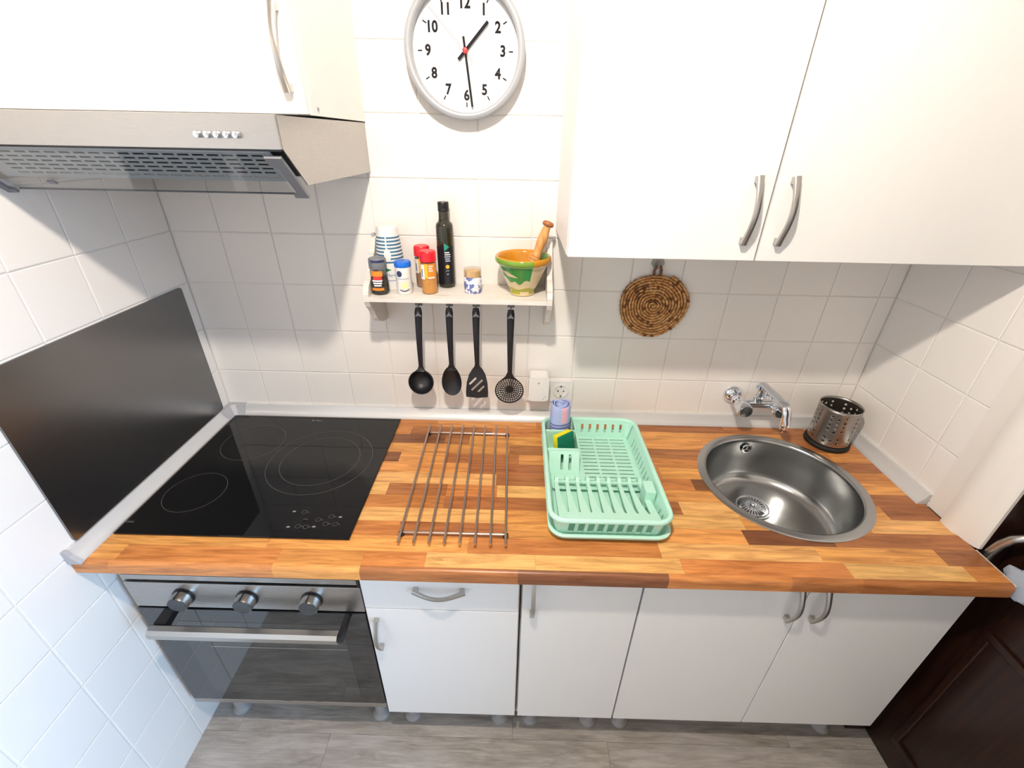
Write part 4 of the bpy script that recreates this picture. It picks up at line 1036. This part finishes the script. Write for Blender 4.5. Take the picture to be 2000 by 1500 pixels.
for jj in range(len(vrow)-1):
    for i in range(len(rows_[0])-1):
        if i % 2 == 0 or jj >= 9 or jj == 0: fcs.append(bm.faces.new([rows_[jj][i], rows_[jj][i+1], rows_[jj+1][i+1], rows_[jj+1][i]]))
ret = bmesh.ops.extrude_face_region(bm, geom=fcs)
for q_ in ret['geom']:
    if isinstance(q_, bmesh.types.BMVert): q_.co.z -= .005
bmesh.ops.recalc_face_normals(bm, faces=bm.faces[:])
MB().bm(bm).build('plate_ramp', m_mint, dr)
for k in range(10):
    x0_ = RX0+.0300 + .0286*k
    if x0_ > RX1-.040: continue
    MB().prism([(y_lo+.024, FZ+.0015), (y_lo+.020, FZ+.027), (y_lo+.006, FZ+.030), (y_lo-.004, FZ+.0215), (y_lo-.004, FZ+.0015)], 'x', x0_, x0_+.0088).build('plate_fin', m_mint, dr)
MB().box(RX1-.046, RX1-.020, y_lo-.075, y_lo-.030, FZ+.002, RZT-.008, .0015).build('end_block', m_mint, dr)

# rolled cloth and sponge in the rack
m_cloth1 = mat('blue_cloth', (.42,.50,.80), .85); m_cloth2 = mat('pink_cloth', (.80,.45,.58), .85); m_cloth3 = mat('magenta_cloth', (.48,.06,.28), .85); m_cloth4 = mat('navy_cloth_stripe', (.14,.16,.40), .85)
for q_ in (m_cloth1, m_cloth2, m_cloth3, m_cloth4):
    t = NT(q_); t.bump(t.noise(t.pos(), 420.0, 2), .5, .001)
ccx, ccy = RX0+.0535, RY1-.0445
zc0, zc1 = FZ+.003, 1.030
q = MB(); NZ = 26; NA = 130; turns = 3.6
def clothp(s_, h_):
    a = -2.4 + 2*pi*turns*s_; r_ = .006 + .0245*s_ + .0010*sin(3.1*a); z = zc0 + (zc1-zc0)*h_
    if h_ > .95: r_ -= .0016
    return (ccx + 1.14*r_*cos(a), ccy + r_*sin(a), z + (.0045*sin(a*1.7) + .003*(1-s_))*max(0, h_-.7)/.3)
for j in range(NZ+1):
    for i in range(NA+1): q.v.append(clothp(i/NA, j/NZ))
for j in range(NZ):
    for i in range(NA):
        k_ = j*(NA+1)+i; q.f.append([k_, k_+1, k_+NA+2, k_+NA+1])
        hh = (j+.5)/NZ; s_ = i/NA; mi = 0
        if hh < .38: mi = 2
        elif hh < .56: mi = 3 if j % 2 else 0
        if .876 < s_ < .905 and hh >= .56: mi = 1
        q.mi.append(mi)
o = q.build('rolled_cloth', [m_cloth1, m_cloth2, m_cloth3, m_cloth4], None, smooth=60)
o.modifiers.new('thickness', 'SOLIDIFY').thickness = .0022
tag(o, 'rolled blue and pink cloth standing in the dish rack', 'cloth')
m_sponge = mat('yellow_sponge', (.88,.80,.02), .9); m_scour = mat('green_scouring_pad', (.0,.20,.11), .9)
for q_, sc2 in ((m_sponge, 300.), (m_scour, 500.)):
    t = NT(q_); t.bump(t.noise(t.pos(), sc2, 3), .7, .002)
sx0, sy0 = RX0+.066, RY1-.121
spg = thing('kitchen_sponge', 'yellow sponge with green scouring pad in the dish rack', 'sponge', (sx0, sy0, FZ+.003))
Msp = Matrix.Translation((sx0, sy0, FZ+.0335)) @ Matrix.Rotation(radians(38), 4, 'Z') @ Matrix.Rotation(radians(-10), 4, 'X')
q = MB().box(-.0305, .0305, -.006, .0125, -.028, .043, .0025); q.xform(Msp); q.build('foam', m_sponge, spg)
q = MB().box(-.0305, .0305, -.0130, -.0061, -.028, .043, .0015); q.xform(Msp); q.build('scouring_pad', m_scour, spg)

# ================================================================== SINK
sk = thing('round_sink', 'round stainless steel sink set into the worktop', 'sink', (SC[0], SC[1], .70))
prof = [(.2285, WT+.0004), (.2285, WT+.0016), (.2255, WT+.0030), (.208, WT+.0034), (.2035, WT+.0022), (.2015, WT-.002), (.2005, WT-.010), (.1965, WT-.075), (.192, WT-.122), (.186, WT-.138), (.174, WT-.150), (.155, WT-.1555), (.10, WT-.158), (.0, WT-.159)]
fine = []
for a, b in zip(prof[:-1], prof[1:]): fine.append(a)
fine.append(prof[-1])
o = MB().lathe(fine, (SC[0], SC[1], 0), 96).build('bowl', m_sink, sk, smooth=60)
DC = (1.772, -.247, WT-.1575)
sd = MB().lathe([(.054, -.0005), (.0545, .0012), (.052, .0020), (.047, .0012), (.0445, -.0002)], DC, 48).build('drain_ring', m_chrome, sk, smooth=50)
hs = []
for k in range(26):
    a = 2*pi*k/26; c0_, s0_ = cos(a), sin(a); hs.append([(c0_*r - s0_*w_, s0_*r + c0_*w_) for r, w_ in ((.024, -.0013), (.039, -.0022), (.039, .0022), (.024, .0013))])
MB().plate(circ(0, 0, .0438, 52), hs, .0014, lambda u, v, w_: (DC[0]+u, DC[1]+v, DC[2]+.0016+w_+.004*max(0, 1-(hypot(u, v)/.044)**2))).build('strainer', m_chrome, sk, smooth=40)
MB().lathe([(.0, .0), (.0435, .0), (.0435, .0002), (.0, .0002)], (DC[0], DC[1], DC[2]-.0002), 32).build('drain_shadow_disc', m_hood_in, sk)  # flat dark disc painted in for the shade below the strainer
MB().lathe([(.0, .005), (.010, .005), (.0085, .009), (.0095, .014), (.007, .0165), (.0, .017)], DC, 20).build('strainer_knob', m_chrome, sk, smooth=50)
oz = WT-.031; oa = radians(91.0); orad = .1955
ocx, ocy = SC[0]+orad*cos(oa), SC[1]+orad*sin(oa)
MB().lathe([(.0, -.0015), (.0155, -.0015), (.0172, -.003), (.0155, -.0045), (.0128, -.0040), (.0, -.0036)], (ocx, ocy, oz), 28, 'y').build('overflow_ring', m_chrome, sk, smooth=50)
q = MB()
for k in range(3):
    a0_ = pi/2 + 2*pi*k/3 + .25; pts = [(ocx + r*cos(a0_+d), oz + r*sin(a0_+d)) for r, ds in ((.0045, (0, .8, 1.6)), (.0120, (1.6, 1.2, .8, .4, 0))) for d in ds]
    q.prism(pts, 'y', ocy-.0042, ocy-.0050)
q.build('overflow_slot', m_hole, sk)

# ================================================================== TAP
fz = .990
fa = thing('wall_tap', 'chrome wall-mounted mixer tap over the sink', 'tap', (1.793, -.06, .94))
for xx in (1.738, 1.849):
    MB().lathe([(.0, -.0006), (.030, -.0006), (.0305, -.004), (.028, -.011), (.022, -.017), (.014, -.021), (.0, -.021)], (xx, 0, fz+.004), 32, 'y').build('wall_flange', m_chrome, fa, smooth=50)
    MB().lathe([(.0125, -.018), (.0125, -.034), (.0165, -.036), (.0165, -.048), (.0125, -.050), (.0125, -.060)], (xx, 0, fz+.002), 24, 'y', cap0=True, cap1=True).build('union', m_chrome, fa, smooth=35)
    kn = MB().lathe([(.0125, -.058), (.0165, -.062), (.0165, -.074), (.0130, -.076), (.0200, -.080), (.0228, -.088), (.0228, -.108), (.0195, -.113), (.0, -.114)], (xx, 0, fz), 28, 'y').build('tap_knob', m_chrome, fa, smooth=35)
MB().tube([(1.728, -.060, fz), (1.760, -.060, fz), (1.793, -.060, fz), (1.826, -.060, fz), (1.859, -.060, fz)], lambda t: .0175 - .003*sin(pi*t), 20).build('body', m_chrome, fa, smooth=50)
MB().lathe([(.013, .006), (.015, .016), (.015, .026), (.0115, .030), (.0115, .044), (.0135, .046), (.0135, .056)], (1.796, -.060, fz), 24, cap1=True).build('swivel', m_chrome, fa, smooth=40)
pts = [(1.797, -.046, 1.045), (1.797, -.050, 1.056), (1.7975, -.060, 1.0615), (1.799, -.090, 1.0615), (1.802, -.130, 1.0605), (1.804, -.165, 1.0595)]
for k in range(1, 8):
    a = pi/2*k/7; pts.append((1.8065 + .002*k/7, -.165 - .032*sin(a), 1.0595 - .032*(1-cos(a))))
pts += [(1.810, -.199, 1.010), (1.811, -.200, .996)]
MB().sweep(pts, lambda t, i: [(.0142*cos(a), (.0080 + (.0040 if t > .9 else .0))*sin(a)) for a in [2*pi*k/18 for k in range(18)]], up=None).build('spout', m_chrome, fa, smooth=50)
m_copper = mat('copper_aerator', (.75,.42,.30), .25, 1.0)
MB().lathe([(.0, .0), (.0105, .0), (.0115, .003), (.0115, .013), (.0105, .015), (.0, .015)], (1.811, -.200, .981), 20).build('aerator', m_copper, fa, smooth=40)

# ================================================================== CUTLERY HOLDER
ch = thing('cutlery_holder', 'perforated steel cutlery holder in the right corner', 'holder', (2.034, -.104, WT))
HX_, HY_ = 2.034, -.104; R_ = .0590; H0, H1 = WT+.013, WT+.143
NA = 40
bm = bmesh.new(); grid = {}
NV = 17
for j in range(NV+1):
    for i in range(NA):
        a = 2*pi*i/NA; grid[(i, j)] = bm.verts.new((HX_ + R_*cos(a), HY_ + R_*sin(a), H0 + (H1-H0)*j/NV))
for j in range(NV):
    for i in range(NA):
        vs = [grid[(i, j)], grid[((i+1) % NA, j)], grid[((i+1) % NA, j+1)], grid[(i, j+1)]]
        grp = i % 8
        if 2 <= j <= NV-3 and j != 5 and j != 6 and grp in (0, 2, 4) and (j + (grp//2)) % 2 == 0:
            c_ = sum((q_.co for q_ in vs), Vector())/4; mids = []
            innr = []
            a0_ = 2*pi*(i+.5)/NA; tx, ty = -sin(a0_), cos(a0_)
            for k in range(8):
                aa = 2*pi*k/8 - 3*pi/4
                innr.append(bm.verts.new((c_.x + tx*.0033*cos(aa), c_.y + ty*.0033*cos(aa), c_.z + .0033*sin(aa))))
            # outer loop: corner, corner, ... (bridge corners to octagon)
            for s_ in range(4):
                A_, B_ = vs[s_], vs[(s_+1) % 4]; i0, i1, i2 = innr[2*s_], innr[2*s_+1], innr[(2*s_+2) % 8]
                bm.faces.new([A_, B_, i2, i1, i0])
        else: bm.faces.new(vs)
bmesh.ops.recalc_face_normals(bm, faces=bm.faces[:])
q = MB().bm(bm); m_dsteel = mat('dark_brushed_steel', (.36,.335,.31), .3, 1.0)
o = q.build('perforated_body', m_dsteel, ch, smooth=50, fix=False)
o.modifiers.new('thickness', 'SOLIDIFY').thickness = .0012
MB().lathe([(R_-.0016, H1-.0006), (R_+.0010, H1-.0006), (R_+.0012, H1+.0008), (R_-.0004, H1+.0018), (R_-.0018, H1+.0006)], (HX_, HY_, 0), 48).build('top_edge', m_satin, ch, smooth=50)
MB().lathe([(.0, .0004), (.0635, .0004), (.0655, .003), (.0655, .011), (.062, .0150), (R_+.0004, .0155), (R_-.002, .0145), (R_-.004, .012), (.0, .012)], (HX_, HY_, WT), 48).build('base_ring', m_rubber, ch, smooth=40)

# clear plastic piece on the worktop corner
q = MB(); pts = []
rp = random.Random(11)
N1, N2 = 22, 14
for j in range(N2+1):
    for i in range(N1):
        a_, b_ = 2*pi*i/N1, -pi/2 + pi*j/N2
        k_ = 1 + (.16*sin(3*a_+2.1*b_) + .12*sin(5*a_-4*b_) + rp.uniform(-.07,.07))*cos(b_)
        pts.append((max(2.1402, 2.160 + .019*k_*cos(a_)*cos(b_)), -.640 + .048*k_*sin(a_)*cos(b_), .868 + .036*k_*sin(b_)))
fs = [(j*N1+i, j*N1+(i+1) % N1, (j+1)*N1+(i+1) % N1, (j+1)*N1+i) for j in range(N2) for i in range(N1)]
m_film = mat('clear_crumpled_film', (.75,.83,.95), .12, Transmission_Weight=.55, IOR=1.3, Alpha=.75)
o = q.add(pts, fs).build('plastic_wrap', m_film, None, smooth=25)
tag(o, 'clear crumpled plastic at the right front corner of the worktop', 'plastic')

# ================================================================== CEILING LAMP (the light of the room)
lp = thing('ceiling_lamp', 'small round lit lamp on the kitchen ceiling', 'lamp', (LAMP_POS[0], LAMP_POS[1], 2.44))
MB().lathe([(.0, CEIL-.0005), (.055, CEIL-.0005), (.055, CEIL-.016), (.022, CEIL-.024), (.020, CEIL-.048), (.0, CEIL-.048)], (LAMP_POS[0], LAMP_POS[1], 0), 32).build('fitting', m_whitepl, lp, smooth=40)
m_shade = mat('added_shade_grey', (.25,.25,.25), .5)
MB().lathe([(.0205, 2.538), (.060, 2.528), (.088, 2.500), (.098, 2.458), (.0965, 2.458), (.086, 2.498), (.058, 2.5255), (.0205, 2.5355)], (LAMP_POS[0], LAMP_POS[1], 0), 40).build('added_light_shade', m_shade, lp, smooth=40)  # unseen shade, added to keep the bulb's light off the ceiling
m_bulb = bpy.data.materials.new('lit_bulb'); m_bulb.use_nodes = True
b_ = m_bulb.node_tree.nodes['Principled BSDF']; b_.inputs['Emission Color'].default_value = (*LAMP_COL, 1); b_.inputs['Emission Strength'].default_value = LAMP_STRENGTH
b_.inputs['Base Color'].default_value = (.8,.8,.8,1)
MB().lathe([(.0, -.035)] + [(.034*sin(pi*k/10), -.034*cos(pi*k/10)) for k in range(1, 10)] + [(.0, .034)], LAMP_POS, 16).build('bulb', m_bulb, lp, smooth=60)
